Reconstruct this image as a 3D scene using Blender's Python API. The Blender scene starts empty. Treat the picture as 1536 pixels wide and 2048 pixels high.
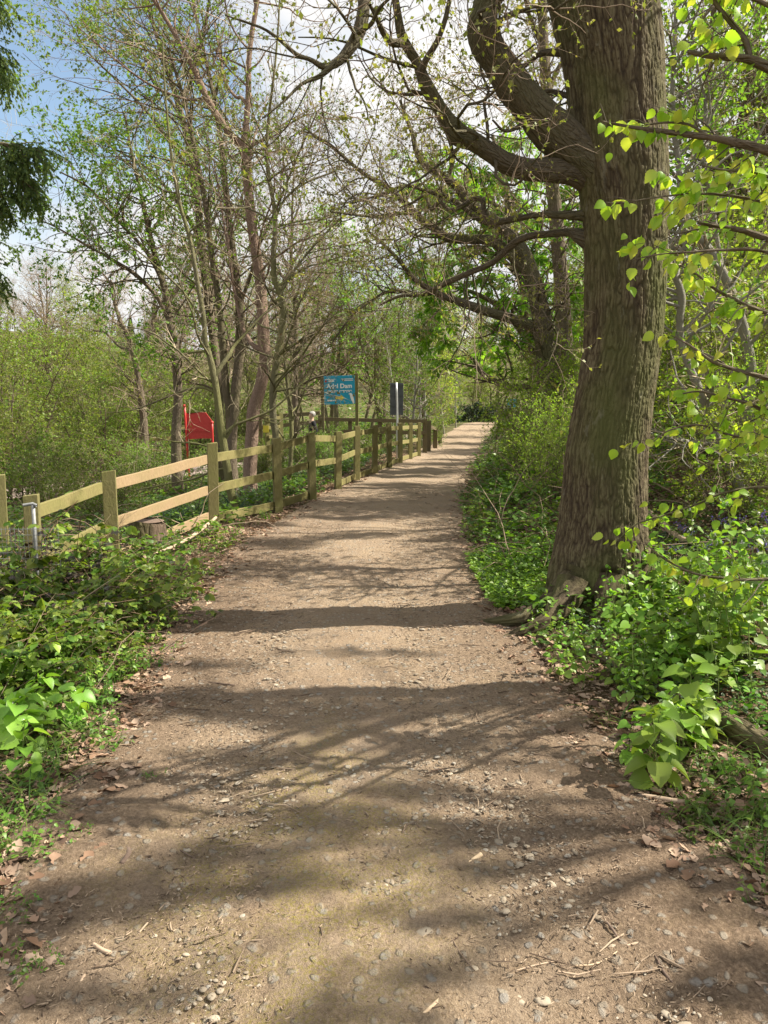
import bpy, math, random
import numpy as np
from mathutils import Vector

R = math.radians
PI = math.pi
rs = np.random.default_rng(7)
sc = bpy.context.scene
COL = sc.collection

# ------------------------------------------------------------------ camera model
CH = 1.55
TH = R(7.85)
F = 1480.0
CT, ST = math.cos(TH), math.sin(TH)

def ray(px, py):
    x = (px - 768) / F
    y = (1024 - py) / F
    return np.array([x, CT + y * ST, -ST + y * CT])

def at(px, py, Y):
    d = ray(px, py)
    t = Y / d[1]
    return np.array([0, 0, CH]) + d * t

def zc(p):
    return p[1] * CT - (p[2] - CH) * ST

# ------------------------------------------------------------------ numpy noise
def _h(i, j, k):
    n = (i * 374761393 + j * 668265263 + k * 2147483647 * 3 + 1013904223) & 0xFFFFFFFF
    n = ((n ^ (n >> 13)) * 1274126177) & 0xFFFFFFFF
    n = (n ^ (n >> 16)) & 0xFFFFFFFF
    return n.astype(np.float64) / 4294967295.0

def vn(x, y, z=None):
    x = np.asarray(x, float); y = np.asarray(y, float)
    z = np.zeros_like(x) if z is None else np.asarray(z, float)
    xi = np.floor(x).astype(np.int64); yi = np.floor(y).astype(np.int64); zi = np.floor(z).astype(np.int64)
    fx = x - xi; fy = y - yi; fz = z - zi
    fx = fx * fx * (3 - 2 * fx); fy = fy * fy * (3 - 2 * fy); fz = fz * fz * (3 - 2 * fz)
    r = 0
    for a in (0, 1):
        for b in (0, 1):
            for c in (0, 1):
                w = (fx if a else 1 - fx) * (fy if b else 1 - fy) * (fz if c else 1 - fz)
                r = r + w * _h(xi + a, yi + b, zi + c)
    return r

def nrm(v):
    return v / (np.linalg.norm(v, axis=-1, keepdims=True) + 1e-12)

# ------------------------------------------------------------------ terrain
EY = np.array([-30, 0.0, 1.69, 2.44, 3.22, 4.66, 5.94, 8.1, 12.8, 17.7, 29, 38, 51, 62, 75])
EL = np.array([-1.1, -1.1, -1.13, -1.19, -1.27, -1.40, -1.54, -1.60, -1.12, -0.34, 1.41, 3.1, 5.6, 8.6, 14])
ER = np.array([1.35, 1.35, 1.25, 1.12, 0.97, 0.95, 0.87, 0.90, 1.37, 2.06, 3.86, 5.6, 8.3, 12, 18])

def sstep(a, b, x):
    t = np.clip((x - a) / (b - a), 0, 1)
    return t * t * (3 - 2 * t)

def hgt(x, y):
    x = np.asarray(x, float); y = np.asarray(y, float)
    xl = np.interp(y, EY, EL); xr = np.interp(y, EY, ER)
    z = 0.62 * sstep(28, 52, y) - 1.6 * sstep(56, 85, y)
    s = np.maximum(x - xr - 0.1, 0)
    k = np.interp(y, [0, 3, 5, 8, 11, 40, 70], [.10, .12, .20, .42, .52, .5, .2])
    H = np.interp(y, [0, 5, 10, 50], [1.2, 1.8, 3.6, 3.6])
    z = z + H * (1 - np.exp(-k * s / H))
    l = np.maximum(xl - x - 0.9, 0)
    z = z - 1.0 * (1 - np.exp(-.18 * l))
    z = z + 17 * sstep(60, 190, y - 0.25 * x) + 7 * sstep(25, 120, -x - 8)
    off = np.clip(np.maximum(x - xr, xl - x) / 0.7, 0, 1)
    z = z + off * (0.12 * (vn(x * .7, y * .7) - .5) + .05 * (vn(x * 2.3, y * 2.3 + 9) - .5))
    z = z + 0.03 * (vn(x * .9 + 40, y * .6) - .5)
    return z

def gz(x, y):
    return float(hgt(np.array([x]), np.array([y]))[0])

def G(px, py, dy=0.0):
    """ground point seen at a pixel"""
    d = ray(px, py)
    o = np.array([0, 0, CH])
    ts = np.geomspace(1.0, 220, 700)
    P = o + d * ts[:, None]
    dz = P[:, 2] - hgt(P[:, 0], P[:, 1])
    i = np.argmax(dz < 0)
    if dz[i] >= 0:
        i = len(ts) - 1
    a, b = ts[max(i - 1, 0)], ts[i]
    for _ in range(14):
        m = (a + b) / 2
        p = o + d * m
        if p[2] - gz(p[0], p[1]) < 0: b = m
        else: a = m
    p = o + d * b
    return np.array([p[0], p[1], gz(p[0], p[1])])

# ------------------------------------------------------------------ node helpers
class NT:
    def __init__(s, name):
        s.m = bpy.data.materials.new(name); s.m.use_nodes = True
        s.t = s.m.node_tree; s.t.nodes.clear()
        s.out = s.n('ShaderNodeOutputMaterial')
    def n(s, typ, **kw):
        nd = s.t.nodes.new(typ)
        for k, v in kw.items():
            if k.startswith('i_'):
                nd.inputs[k[2:].replace('_', ' ')].default_value = v
            else:
                setattr(nd, k, v)
        return nd
    def l(s, a, b):
        s.t.links.new(a, b)
    def coord(s, which='Object', scale=(1, 1, 1), attr=None):
        if attr:
            c = s.n('ShaderNodeAttribute', attribute_name=attr); o = c.outputs['Vector']
        else:
            o = s.n('ShaderNodeTexCoord').outputs[which]
        mp = s.n('ShaderNodeMapping'); mp.inputs['Scale'].default_value = scale
        s.l(o, mp.inputs['Vector'])
        return mp.outputs['Vector']
    def noise(s, co, scale, detail=4, rough=.55, dist=0):
        nd = s.n('ShaderNodeTexNoise'); nd.inputs['Scale'].default_value = scale
        nd.inputs['Detail'].default_value = detail; nd.inputs['Roughness'].default_value = rough
        nd.inputs['Distortion'].default_value = dist
        if co is not None: s.l(co, nd.inputs['Vector'])
        return nd.outputs['Fac']
    def ramp(s, fac, stops):
        r = s.n('ShaderNodeValToRGB'); e = r.color_ramp.elements
        while len(e) < len(stops): e.new(0.5)
        for el, (p, c) in zip(e, stops):
            el.position = p; el.color = (*c, 1) if len(c) == 3 else c
        s.l(fac, r.inputs['Fac'])
        return r.outputs['Color']
    def mix(s, fac, a, b, typ='MIX'):
        m = s.n('ShaderNodeMix', data_type='RGBA', blend_type=typ)
        for sock, v in ((m.inputs[0], fac), (m.inputs[6], a), (m.inputs[7], b)):
            if hasattr(v, 'links'): s.l(v, sock)
            elif isinstance(v, (int, float)): sock.default_value = v
            else: sock.default_value = (*v, 1)
        return m.outputs[2]
    def math(s, op, a, b=0.0, clamp=False):
        m = s.n('ShaderNodeMath', operation=op, use_clamp=clamp)
        for sock, v in ((m.inputs[0], a), (m.inputs[1], b)):
            if hasattr(v, 'links'): s.l(v, sock)
            else: sock.default_value = v
        return m.outputs[0]
    def bump(s, h, dist=.01, strength=1.0, nxt=None):
        b = s.n('ShaderNodeBump'); b.inputs['Distance'].default_value = dist
        b.inputs['Strength'].default_value = strength
        s.l(h, b.inputs['Height'])
        if nxt is not None: s.l(nxt, b.inputs['Normal'])
        return b.outputs['Normal']
    def pbsdf(s, col, rough=.8, spec=.25, normal=None, metal=0, link=True):
        b = s.n('ShaderNodeBsdfPrincipled')
        if hasattr(col, 'links'): s.l(col, b.inputs['Base Color'])
        else: b.inputs['Base Color'].default_value = (*col, 1)
        if hasattr(rough, 'links'): s.l(rough, b.inputs['Roughness'])
        else: b.inputs['Roughness'].default_value = rough
        b.inputs['Specular IOR Level'].default_value = spec
        b.inputs['Metallic'].default_value = metal
        if normal is not None: s.l(normal, b.inputs['Normal'])
        if link: s.l(b.outputs[0], s.out.inputs['Surface'])
        return b.outputs[0]

def leaf_mat(name, cols, trans=.4, tmul=(1.5, 1.45, .7), rough=.5, spec=.3, obj_var=True):
    t = NT(name)
    rnd = t.n('ShaderNodeNewGeometry').outputs['Random Per Island']
    n = len(cols)
    c = t.ramp(rnd, [(i / max(n - 1, 1), cols[i]) for i in range(n)])
    if obj_var:
        oi = t.n('ShaderNodeObjectInfo').outputs['Random']
        hv = t.n('ShaderNodeHueSaturation')
        t.l(c, hv.inputs['Color'])
        t.l(t.math('ADD', t.math('MULTIPLY', oi, .035), .4825), hv.inputs['Hue'])
        t.l(t.math('ADD', t.math('MULTIPLY', oi, .6), .72), hv.inputs['Value'])
        c = hv.outputs['Color']
    b = t.pbsdf(c, rough, spec, link=False)
    tr = t.n('ShaderNodeBsdfTranslucent')
    tc = t.mix(1.0, c, tmul, 'MULTIPLY')
    t.l(tc, tr.inputs['Color'])
    ms = t.n('ShaderNodeMixShader'); ms.inputs[0].default_value = trans
    t.l(b, ms.inputs[1]); t.l(tr.outputs[0], ms.inputs[2])
    t.l(ms.outputs[0], t.out.inputs['Surface'])
    return t.m

def bark_mat(name, hi, lo, scale=14, stretch=.22, moss=0.0, mosscol=(.10, .115, .03), bumpd=.02, crack=.35):
    t = NT(name)
    co = t.coord(attr='bk', scale=(1, 1, stretch))
    nz = t.n('ShaderNodeTexNoise'); nz.inputs['Scale'].default_value = scale * .8; nz.inputs['Detail'].default_value = 3
    t.l(co, nz.inputs['Vector'])
    vm = t.n('ShaderNodeVectorMath', operation='MULTIPLY_ADD')
    t.l(nz.outputs['Color'], vm.inputs[0]); vm.inputs[1].default_value = (.09, .09, .09); t.l(co, vm.inputs[2])
    vo = t.n('ShaderNodeTexVoronoi', feature='DISTANCE_TO_EDGE'); vo.inputs['Scale'].default_value = scale
    t.l(vm.outputs[0], vo.inputs['Vector'])
    edge = t.math('MULTIPLY', vo.outputs['Distance'], 4.0, True)
    fine = t.noise(t.coord(attr='bk', scale=(1, 1, .5)), scale * 5, 5, .65)
    big = t.noise(t.coord(attr='bk', scale=(1, 1, .4)), 2.2, 3)
    h = t.math('ADD', edge, t.math('MULTIPLY', fine, .55))
    base = t.mix(t.ramp(fine, [(.25, (0, 0, 0)), (.75, (1, 1, 1))]), lo, hi)
    base = t.mix(t.ramp(edge, [(0, (crack,) * 3), (.5, (0, 0, 0))]), base, tuple(c * .35 for c in lo))
    if moss:
        mk = t.ramp(t.math('ADD', big, t.math('MULTIPLY', fine, .25)), [(.62 - moss * .3, (0, 0, 0)), (.85 - moss * .3, (1, 1, 1))])
        base = t.mix(t.math('MULTIPLY', mk, min(1, .35 + moss)), base, mosscol)
    base = t.mix(t.ramp(big, [(.3, (.25, .25, .25)), (.7, (0, 0, 0))]), base, tuple(c * .6 for c in hi))
    t.pbsdf(base, .9, .15, t.bump(h, bumpd, .9))
    return t.m

def oak_mat():
    t = NT('oak_bark')
    cr_ = t.n('ShaderNodeAttribute', attribute_name='crv').outputs['Fac']
    co = t.coord(attr='bk', scale=(1, 1, .45))
    fine = t.noise(co, 95, 5, .7); mid = t.noise(co, 26, 4, .6); big = t.noise(t.coord(attr='bk', scale=(1, 1, .5)), 2.3, 3)
    c = t.ramp(cr_, [(.0, (.026, .020, .014)), (.25, (.07, .053, .036)), (.55, (.132, .108, .064)), (1.0, (.205, .178, .108))])
    c = t.mix(t.ramp(fine, [(.3, (.5, .5, .5)), (.7, (0, 0, 0))]), c, (.075, .058, .04))
    c = t.mix(t.ramp(big, [(.42, (0, 0, 0)), (.68, (.75, .75, .75))]), c, (.105, .118, .04))
    c = t.mix(t.ramp(t.noise(co, 11, 4, .7), [(.6, (0, 0, 0)), (.72, (.45, .45, .45))]), c, (.26, .25, .19))
    h = t.math('ADD', t.math('MULTIPLY', mid, .8), t.math('MULTIPLY', fine, .6))
    t.pbsdf(c, .92, .12, t.bump(h, .02, .9))
    return t.m

def simple_mat(name, a, b, scale=8, rough=.8, spec=.2, metal=0, bumpd=0, obj=True):
    t = NT(name)
    co = t.coord('Object')
    f = t.noise(co, scale, 5, .6)
    c = t.mix(t.ramp(f, [(.3, (0, 0, 0)), (.7, (1, 1, 1))]), a, b)
    nm = t.bump(f, bumpd) if bumpd else None
    t.pbsdf(c, rough, spec, nm, metal)
    return t.m

def twig_mat(name, a, b):
    t = NT(name)
    g = t.n('ShaderNodeNewGeometry').outputs['Random Per Island']
    t.pbsdf(t.mix(g, a, b), .85, .2)
    return t.m

# ------------------------------------------------------------------ mesh builder
class MB:
    def __init__(s):
        s.v = []; s.q = []; s.t = []; s.bk = []; s.n = 0; s.crv = []
    def raw(s, v, quads=None, tris=None, bk=None):
        v = np.asarray(v, float).reshape(-1, 3)
        if quads is not None and len(quads): s.q.append(np.asarray(quads, np.int64).reshape(-1, 4) + s.n)
        if tris is not None and len(tris): s.t.append(np.asarray(tris, np.int64).reshape(-1, 3) + s.n)
        s.v.append(v); s.bk.append(v if bk is None else np.asarray(bk).reshape(-1, 3)); s.n += len(v)
    def tubes(s, P, Rd, k=3, disp=None, cap=False):
        P = np.asarray(P, float); Rd = np.asarray(Rd, float)
        if P.ndim == 2: P = P[None]; Rd = Rd[None]
        B, n, _ = P.shape
        if B == 0: return
        T = nrm(np.gradient(P, axis=1))
        mt = np.abs(T.mean(1))
        ref = np.eye(3)[np.argmin(mt, 1)][:, None, :]
        U = nrm(np.cross(T, np.broadcast_to(ref, T.shape))); V = np.cross(T, U)
        a = np.arange(k) * 2 * PI / k
        ca, sa = np.cos(a), np.sin(a)
        L = np.concatenate([np.zeros((B, 1)), np.cumsum(np.linalg.norm(np.diff(P, axis=1), axis=2), 1)], 1)
        off = rs.uniform(0, 50, (B, 1, 1))
        rr = Rd[:, :, None] * np.ones(k)
        bk = np.stack([ca * rr + off, sa * rr + off, np.broadcast_to(L[:, :, None], rr.shape) + off], -1)
        if disp is not None: rr = rr + disp(bk, rr)
        X = P[:, :, None] + rr[..., None] * (ca[:, None] * U[:, :, None] + sa[:, None] * V[:, :, None])
        idx = np.arange(B * n * k).reshape(B, n, k)
        i0 = idx[:, :-1]; i1 = idx[:, 1:]
        q = np.stack([i0, np.roll(i0, -1, 2), np.roll(i1, -1, 2), i1], -1)
        tr = None
        if cap and k > 3:
            pass
        base = s.n
        s.raw(X, q, None, bk)
        if cap:
            for e in (0, n - 1):
                for b in range(B):
                    ring = idx[b, e]
                    c = P[b, e]
                    s.raw([c])
                    ci = s.n - 1
                    tt = np.array([[ci, base + ring[j], base + ring[(j + 1) % k]] if e else [ci, base + ring[(j + 1) % k], base + ring[j]] for j in range(k)])
                    s.t.append(tt)
    def leaves(s, pos, ax, nm, size, tpl):
        V, Q, T = tpl
        pos = np.asarray(pos, float); N = len(pos)
        if N == 0: return
        ax = nrm(np.asarray(ax, float)); sd = nrm(np.cross(ax, nm)); nn = np.cross(sd, ax)
        size = np.broadcast_to(np.asarray(size, float), (N,))
        X = pos[:, None] + size[:, None, None] * (V[None, :, 0:1] * sd[:, None] + V[None, :, 1:2] * ax[:, None] + V[None, :, 2:3] * nn[:, None])
        M = len(V)
        o = (np.arange(N) * M)[:, None, None]
        s.raw(X, (Q[None] + o).reshape(-1, 4) if len(Q) else None, (T[None] + o).reshape(-1, 3) if len(T) else None)
    def box(s, c, d, axes=None):
        """box with centre c, half sizes d, axes 3x3 rows"""
        A = np.eye(3) if axes is None else np.asarray(axes)
        sg = np.array([[-1, -1, -1], [1, -1, -1], [1, 1, -1], [-1, 1, -1], [-1, -1, 1], [1, -1, 1], [1, 1, 1], [-1, 1, 1]], float)
        v = np.asarray(c) + (sg * np.asarray(d)) @ A
        s.raw(v, [[0, 3, 2, 1], [4, 5, 6, 7], [0, 1, 5, 4], [1, 2, 6, 5], [2, 3, 7, 6], [3, 0, 4, 7]])
    def build(s, name, mat, parent=None, smooth=True, loc=None):
        me = bpy.data.meshes.new(name)
        v = np.concatenate(s.v) if s.v else np.zeros((0, 3))
        bk = np.concatenate(s.bk) if s.bk else v
        if loc is not None: v = v - np.asarray(loc)
        q = np.concatenate(s.q) if s.q else np.zeros((0, 4), np.int64)
        t = np.concatenate(s.t) if s.t else np.zeros((0, 3), np.int64)
        me.vertices.add(len(v)); me.vertices.foreach_set('co', v.astype(np.float32).ravel())
        li = np.concatenate([q.ravel(), t.ravel()]).astype(np.int32)
        me.loops.add(len(li)); me.loops.foreach_set('vertex_index', li)
        st = np.concatenate([np.arange(len(q)) * 4, len(q) * 4 + np.arange(len(t)) * 3]).astype(np.int32)
        me.polygons.add(len(st)); me.polygons.foreach_set('loop_start', st)
        me.polygons.foreach_set('use_smooth', np.full(len(st), smooth))
        at_ = me.attributes.new('bk', 'FLOAT_VECTOR', 'POINT')
        at_.data.foreach_set('vector', bk.astype(np.float32).ravel())
        if s.crv:
            ca_ = me.attributes.new('crv', 'FLOAT', 'POINT'); ca_.data.foreach_set('value', np.concatenate(s.crv).astype(np.float32))
        me.update(); me.validate()
        me.materials.append(mat)
        o = bpy.data.objects.new(name, me); COL.objects.link(o)
        if parent is not None:
            o.parent = parent
        return o

def tag(o, label=None, cat=None, group=None, kind=None):
    if label: o['label'] = label
    if cat: o['category'] = cat
    if group: o['group'] = group
    if kind: o['kind'] = kind
    return o

def thing(name, label, cat, loc=(0, 0, 0), group=None, rz=0):
    o = bpy.data.objects.new(name, None); COL.objects.link(o)
    o.empty_display_size = .1
    o.location = loc; o.rotation_euler = (0, 0, rz)
    return tag(o, label, cat, group)

def copy_tree(o, parent=None):
    c = o.copy(); COL.objects.link(c); c.parent = parent
    for ch in [x for x in o.children]:
        copy_tree(ch, c)
    return c

# ------------------------------------------------------------------ leaf templates
def T_kite(w=.32):
    V = np.array([[0, 0, 0], [-w, .45, .06], [0, 1, -.06], [w, .45, .06]], float)
    return V, np.array([[0, 3, 2, 1]]), np.zeros((0, 3), int)

def T_fold(w=.34):
    V = np.array([[0, 0, 0], [0, .5, -.05], [0, 1, -.1], [-w, .38, .08], [w, .38, .08], [-w * .8, .68, .05], [w * .8, .68, .05]], float)
    Q = np.array([[0, 1, 5, 3], [0, 4, 6, 1]]); T = np.array([[1, 2, 5], [1, 6, 2]])
    return V, Q, T

def T_outline(pts, droop=.12, fold=.10):
    """pts: right-hand outline (x,y) from base to tip; builds a two-sided leaf about the midrib with fold and droop"""
    n = len(pts)
    V = []; 
    for x, y in pts: V.append((0, y, -droop * y * y))
    for x, y in pts: V.append((x, y if x > 0 else y, fold * x * 1.2 - droop * y * y))
    for x, y in pts: V.append((-x, y, fold * x * 1.2 - droop * y * y))
    Q = []; 
    for i in range(n - 1):
        Q.append([i, n + i, n + i + 1, i + 1]); Q.append([i, i + 1, 2 * n + i + 1, 2 * n + i])
    return np.array(V, float), np.array(Q), np.zeros((0, 3), int)

def serr(base, teeth=5, amp=.05):
    out = []
    ys = np.linspace(0, 1, teeth * 2 + 1)
    bx = np.array(base)
    for i, y in enumerate(ys):
        x = np.interp(y, bx[:, 1], bx[:, 0])
        x += (amp if i % 2 else -amp * .3) * (0 if i in (0, len(ys) - 1) else 1)
        out.append((max(x, 0.0), y - (.02 if i % 2 else 0)))
    out[0] = (0.0, 0.0); out[-1] = (0.0, 1.0)
    return out

TK = T_kite(); TF = T_fold()
T_LIME = T_outline(serr([(0, 0), (.30, .12), (.42, .35), (.38, .6), (.2, .82), (0, 1)], 6, .035), .25, .22)
T_BRAM = T_outline(serr([(0, 0), (.22, .15), (.34, .42), (.28, .68), (.12, .88), (0, 1)], 6, .06), .2, .25)
T_NET = T_outline(serr([(0, 0), (.30, .12), (.30, .35), (.2, .6), (.09, .82), (0, 1)], 6, .06), .25, .15)
def heart():
    base = [(.0, .10), (.22, -.02), (.42, .10), (.50, .30), (.42, .55), (.26, .76), (.10, .90), (0, 1)]
    V = []; n = len(base)
    V.append((0, .12, 0))
    for x, y in base: V.append((x, y + .02 * math.sin(9 * y), .12 * x - .15 * y * y))
    for x, y in base: V.append((-x, y + .02 * math.sin(9 * y + 1), .12 * x - .15 * y * y))
    V.append((0, .5, -.06))
    m = len(V) - 1
    T = []
    for i in range(1, n):
        T.append([m, i, i + 1]); T.append([m, n + i + 1, n + i])
    return np.array(V, float), np.zeros((0, 4), int), np.array(T)
T_HEART = heart()
T_HEART2 = T_outline(serr([(0, 0), (.36, .03), (.47, .22), (.43, .48), (.27, .74), (.1, .9), (0, 1)], 7, .028), .28, .30)
def palm():
    Vs = []; Qs = []; Ts = []
    kv, kq, kt = T_outline([(0, 0), (.05, .25), (.15, .6), (.1, .85), (0, 1)], .35, .15)
    for a, s in ((-78, .7), (-40, .9), (0, 1.), (40, .9), (78, .7)):
        c, n = math.cos(R(a)), math.sin(R(a))
        w = kv * s
        x = w[:, 0] * c + w[:, 1] * n; y = -w[:, 0] * n + w[:, 1] * c
        o = sum(len(q) for q in Vs)
        Vs.append(np.stack([x, y, w[:, 2]], 1)); Qs.append(kq + o)
    return np.concatenate(Vs), np.concatenate(Qs), np.zeros((0, 3), int)
T_PALM = palm()
def strap(n=6, w=.02, bend=.6):
    V = []; Q = []
    for i in range(n):
        t = i / (n - 1)
        ww = w * (1 - t ** 3)
        V += [(-ww, t * (1 - .25 * bend * t), -bend * t * t), (ww, t * (1 - .25 * bend * t), -bend * t * t)]
    for i in range(n - 1): Q.append([2 * i, 2 * i + 1, 2 * i + 3, 2 * i + 2])
    return np.array(V, float), np.array(Q), np.zeros((0, 3), int)
T_STRAP = strap(); T_STRAP2 = strap(6, .03, 1.0)
def curl_leaf():
    # dry lobed leaf, curled
    V = []; Q = []
    ys = np.linspace(0, 1, 6); ws = [.05, .3, .2, .36, .24, .03]
    for y, w in zip(ys, ws):
        for s in (-1, 0, 1):
            V.append((s * w, y, .5 * w * abs(s) + .25 * (y - .5) ** 2))
    for i in range(5):
        for j in range(2):
            a = i * 3 + j
            Q.append([a, a + 1, a + 4, a + 3])
    return np.array(V, float), np.array(Q), np.zeros((0, 3), int)
T_DRY = curl_leaf()

# ------------------------------------------------------------------ branching
def walk(st, d, ln, n, wig, trop, rng=rs):
    B = len(st)
    P = np.empty((B, n + 1, 3)); P[:, 0] = st
    d = nrm(d); stp = (ln / n)[:, None]
    tz = np.zeros(3); 
    trop = np.asarray(trop, float)
    for i in range(n):
        d = nrm(d + wig * rng.normal(size=(B, 3)) + (trop if trop.ndim else np.array([0, 0, trop])))
        P[:, i + 1] = P[:, i] + d * stp
    return P

def resamp(P, Rr, n):
    P = np.asarray(P, float); Rr = np.asarray(Rr, float)
    L = np.concatenate([[0], np.cumsum(np.linalg.norm(np.diff(P, axis=0), axis=1))])
    t = np.linspace(0, L[-1], n)
    return np.stack([np.interp(t, L, P[:, i]) for i in range(3)], 1), np.interp(t, L, Rr)

def crom(P, n):
    P = np.asarray(P, float)
    Q = np.vstack([2 * P[0] - P[1], P, 2 * P[-1] - P[-2]])
    out = []
    m = len(P) - 1
    for u in np.linspace(0, m, n):
        i = min(int(u), m - 1); t = u - i
        a, b, c, d = Q[i], Q[i + 1], Q[i + 2], Q[i + 3]
        out.append(.5 * (2 * b + (c - a) * t + (2 * a - 5 * b + 4 * c - d) * t * t + (3 * b - a - 3 * c + d) * t ** 3))
    return np.array(out)

def kids(P, Rr, cnt, t0, t1, ang, angj, rng=rs, bias=None, pw=1.0):
    """cnt children over the whole batch, weighted by branch length"""
    B, n, _ = P.shape
    L = np.linalg.norm(np.diff(P, axis=1), axis=2).sum(1)
    idx = rng.choice(B, cnt, p=L / L.sum())
    t = (t0 + (t1 - t0) * rng.random(cnt) ** pw) * (n - 1)
    i = np.minimum(t.astype(int), n - 2); f = (t - i)[:, None]
    pos = P[idx, i] * (1 - f) + P[idx, i + 1] * f
    tan = nrm(P[idx, i + 1] - P[idx, i])
    rad = Rr[idx, i] * (1 - f[:, 0]) + Rr[idx, i + 1] * f[:, 0]
    rv = rng.normal(size=(cnt, 3))
    if bias is not None: rv = rv + np.asarray(bias)
    per = nrm(rv - (rv * tan).sum(1, keepdims=True) * tan)
    a = R(ang) + R(angj) * rng.normal(size=cnt)
    d = np.cos(a)[:, None] * tan + np.sin(a)[:, None] * per
    return pos, d, rad, t / (n - 1)

def taper(r, n, tip=.25):
    return r[:, None] * np.linspace(1, tip, n + 1)[None]

def grow(lines, spec, tb, rng=rs, n0=14):
    """lines: list of (pts, radii). spec: list of dict levels. Adds tubes to tb (list of MB per level or one MB); returns last level."""
    P = np.stack([resamp(p, r, n0)[0] for p, r in lines]); Rr = np.stack([resamp(p, r, n0)[1] for p, r in lines])
    levels = [(P, Rr)]
    for s in spec:
        pos, d, rad, t = kids(P, Rr, s['c'], s.get('t0', .2), s.get('t1', 1), s.get('ang', 50), s.get('aj', 12), rng, s.get('bias'), s.get('pw', 1))
        ln = rng.uniform(s['l'][0], s['l'][1], s['c']) * (1 - s.get('sh', .45) * t)
        r = np.minimum(rad * s.get('rr', .6), s.get('rmax', 1.0)); r = np.maximum(r, s.get('rmin', .0022))
        n = s.get('n', 5)
        P = walk(pos, d, ln, n, s.get('w', .15), s.get('trop', .03), rng)
        Rr = taper(r, n, s.get('tip', .3))
        m = tb[min(len(levels) - 1, len(tb) - 1)] if isinstance(tb, list) else tb
        m.tubes(P, Rr, s.get('k', 3))
        levels.append((P, Rr))
    return levels

def leaf_on(mb, PR, cnt, size, tpl, rng=rs, t0=.25, droop=.3, spread=.9, sj=.35, zmin=None):
    P, Rr = PR
    pos, d, rad, t = kids(P, Rr, cnt, t0, 1.0, 50, 20, rng)
    ax = nrm(d + spread * rng.normal(size=(cnt, 3)) * .5 + np.array([0, 0, -droop]))
    if zmin is not None:
        kk = pos[:, 2] > zmin; pos, ax = pos[kk], ax[kk]; cnt = len(pos)
    nm = nrm(rng.normal(size=(cnt, 3)) * .7 + np.array([0, 0, 1.0]))
    mb.leaves(pos, ax, nm, size * (1 + sj * rng.normal(size=cnt)).clip(.4, 1.8), tpl)

def pline(pts, Y, n=24, ground=False):
    """polyline from pixels: list of (px,py,width_px[,Y]) at depth Y -> pts, radii"""
    P = []; W = []
    for p in pts:
        y = p[3] if len(p) > 3 else Y
        q = at(p[0], p[1], y); P.append(q); W.append(p[2] / 2 / F * zc(q))
    if ground:
        b = P[0].copy(); b[2] = gz(b[0], b[1]) - .12
        if b[2] < P[0][2] - .05:
            P.insert(0, b); W.insert(0, W[0] * 1.25)
        else:
            P[0][2] = b[2]
    P = np.array(P)
    u = np.linspace(0, len(P) - 1, n)
    return crom(P, n), np.interp(u, np.arange(len(P)), W)

# ------------------------------------------------------------------ world, sun, camera
SUN_AZ, SUN_EL = R(6.0), R(46)           # azimuth from +X towards +Y
sdir = Vector((math.cos(SUN_AZ) * math.cos(SUN_EL), math.sin(SUN_AZ) * math.cos(SUN_EL), math.sin(SUN_EL)))
w = bpy.data.worlds.new("World"); sc.world = w; w.use_nodes = True
nt = w.node_tree; nt.nodes.clear()
def wn(t, **k):
    n = nt.nodes.new(t)
    for a, b in k.items(): setattr(n, a, b)
    return n
wo = wn('ShaderNodeOutputWorld'); bg = wn('ShaderNodeBackground'); bg.inputs['Strength'].default_value = 0.051
sky = wn('ShaderNodeTexSky', sky_type='NISHITA', sun_disc=False)
sky.sun_elevation = SUN_EL; sky.sun_rotation = PI / 2 - SUN_AZ
sky.air_density = 1.0; sky.dust_density = .6; sky.ozone_density = 1.5
tc = wn('ShaderNodeTexCoord')
mp = wn('ShaderNodeMapping'); mp.inputs['Scale'].default_value = (1, 1, 2.2); mp.inputs['Location'].default_value = (0.35, 0.2, 0.1)
nt.links.new(tc.outputs['Generated'], mp.inputs['Vector'])
nz = wn('ShaderNodeTexNoise'); nz.inputs['Scale'].default_value = 2.6; nz.inputs['Detail'].default_value = 7; nz.inputs['Roughness'].default_value = .52
nt.links.new(mp.outputs[0], nz.inputs['Vector'])
cr = wn('ShaderNodeValToRGB'); cr.color_ramp.elements[0].position = .30; cr.color_ramp.elements[1].position = .50
# break of blue in the cloud, low in the north-west part of the sky
gapd = nrm(ray(130, 245))
dp = wn('ShaderNodeVectorMath', operation='DOT_PRODUCT'); dp.inputs[1].default_value = tuple(gapd)
nt.links.new(tc.outputs['Generated'], dp.inputs[0])
mr = wn('ShaderNodeMapRange'); mr.inputs['From Min'].default_value = .972; mr.inputs['From Max'].default_value = .999
mr.inputs['To Min'].default_value = 0.08; mr.inputs['To Max'].default_value = -.16
nt.links.new(dp.outputs['Value'], mr.inputs['Value'])
ad = wn('ShaderNodeMath', operation='ADD'); nt.links.new(nz.outputs['Fac'], ad.inputs[0]); nt.links.new(mr.outputs[0], ad.inputs[1])
nt.links.new(ad.outputs[0], cr.inputs['Fac'])
nz2 = wn('ShaderNodeTexNoise'); nz2.inputs['Scale'].default_value = 5; nz2.inputs['Detail'].default_value = 5
nt.links.new(mp.outputs[0], nz2.inputs['Vector'])
cc = wn('ShaderNodeValToRGB'); cc.color_ramp.elements[0].position = .3; cc.color_ramp.elements[1].position = .7
cc.color_ramp.elements[0].color = (6.9, 7.0, 7.2, 1); cc.color_ramp.elements[1].color = (9.4, 9.2, 8.9, 1)
nt.links.new(nz2.outputs['Fac'], cc.inputs['Fac'])
mx = wn('ShaderNodeMix', data_type='RGBA')
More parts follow.
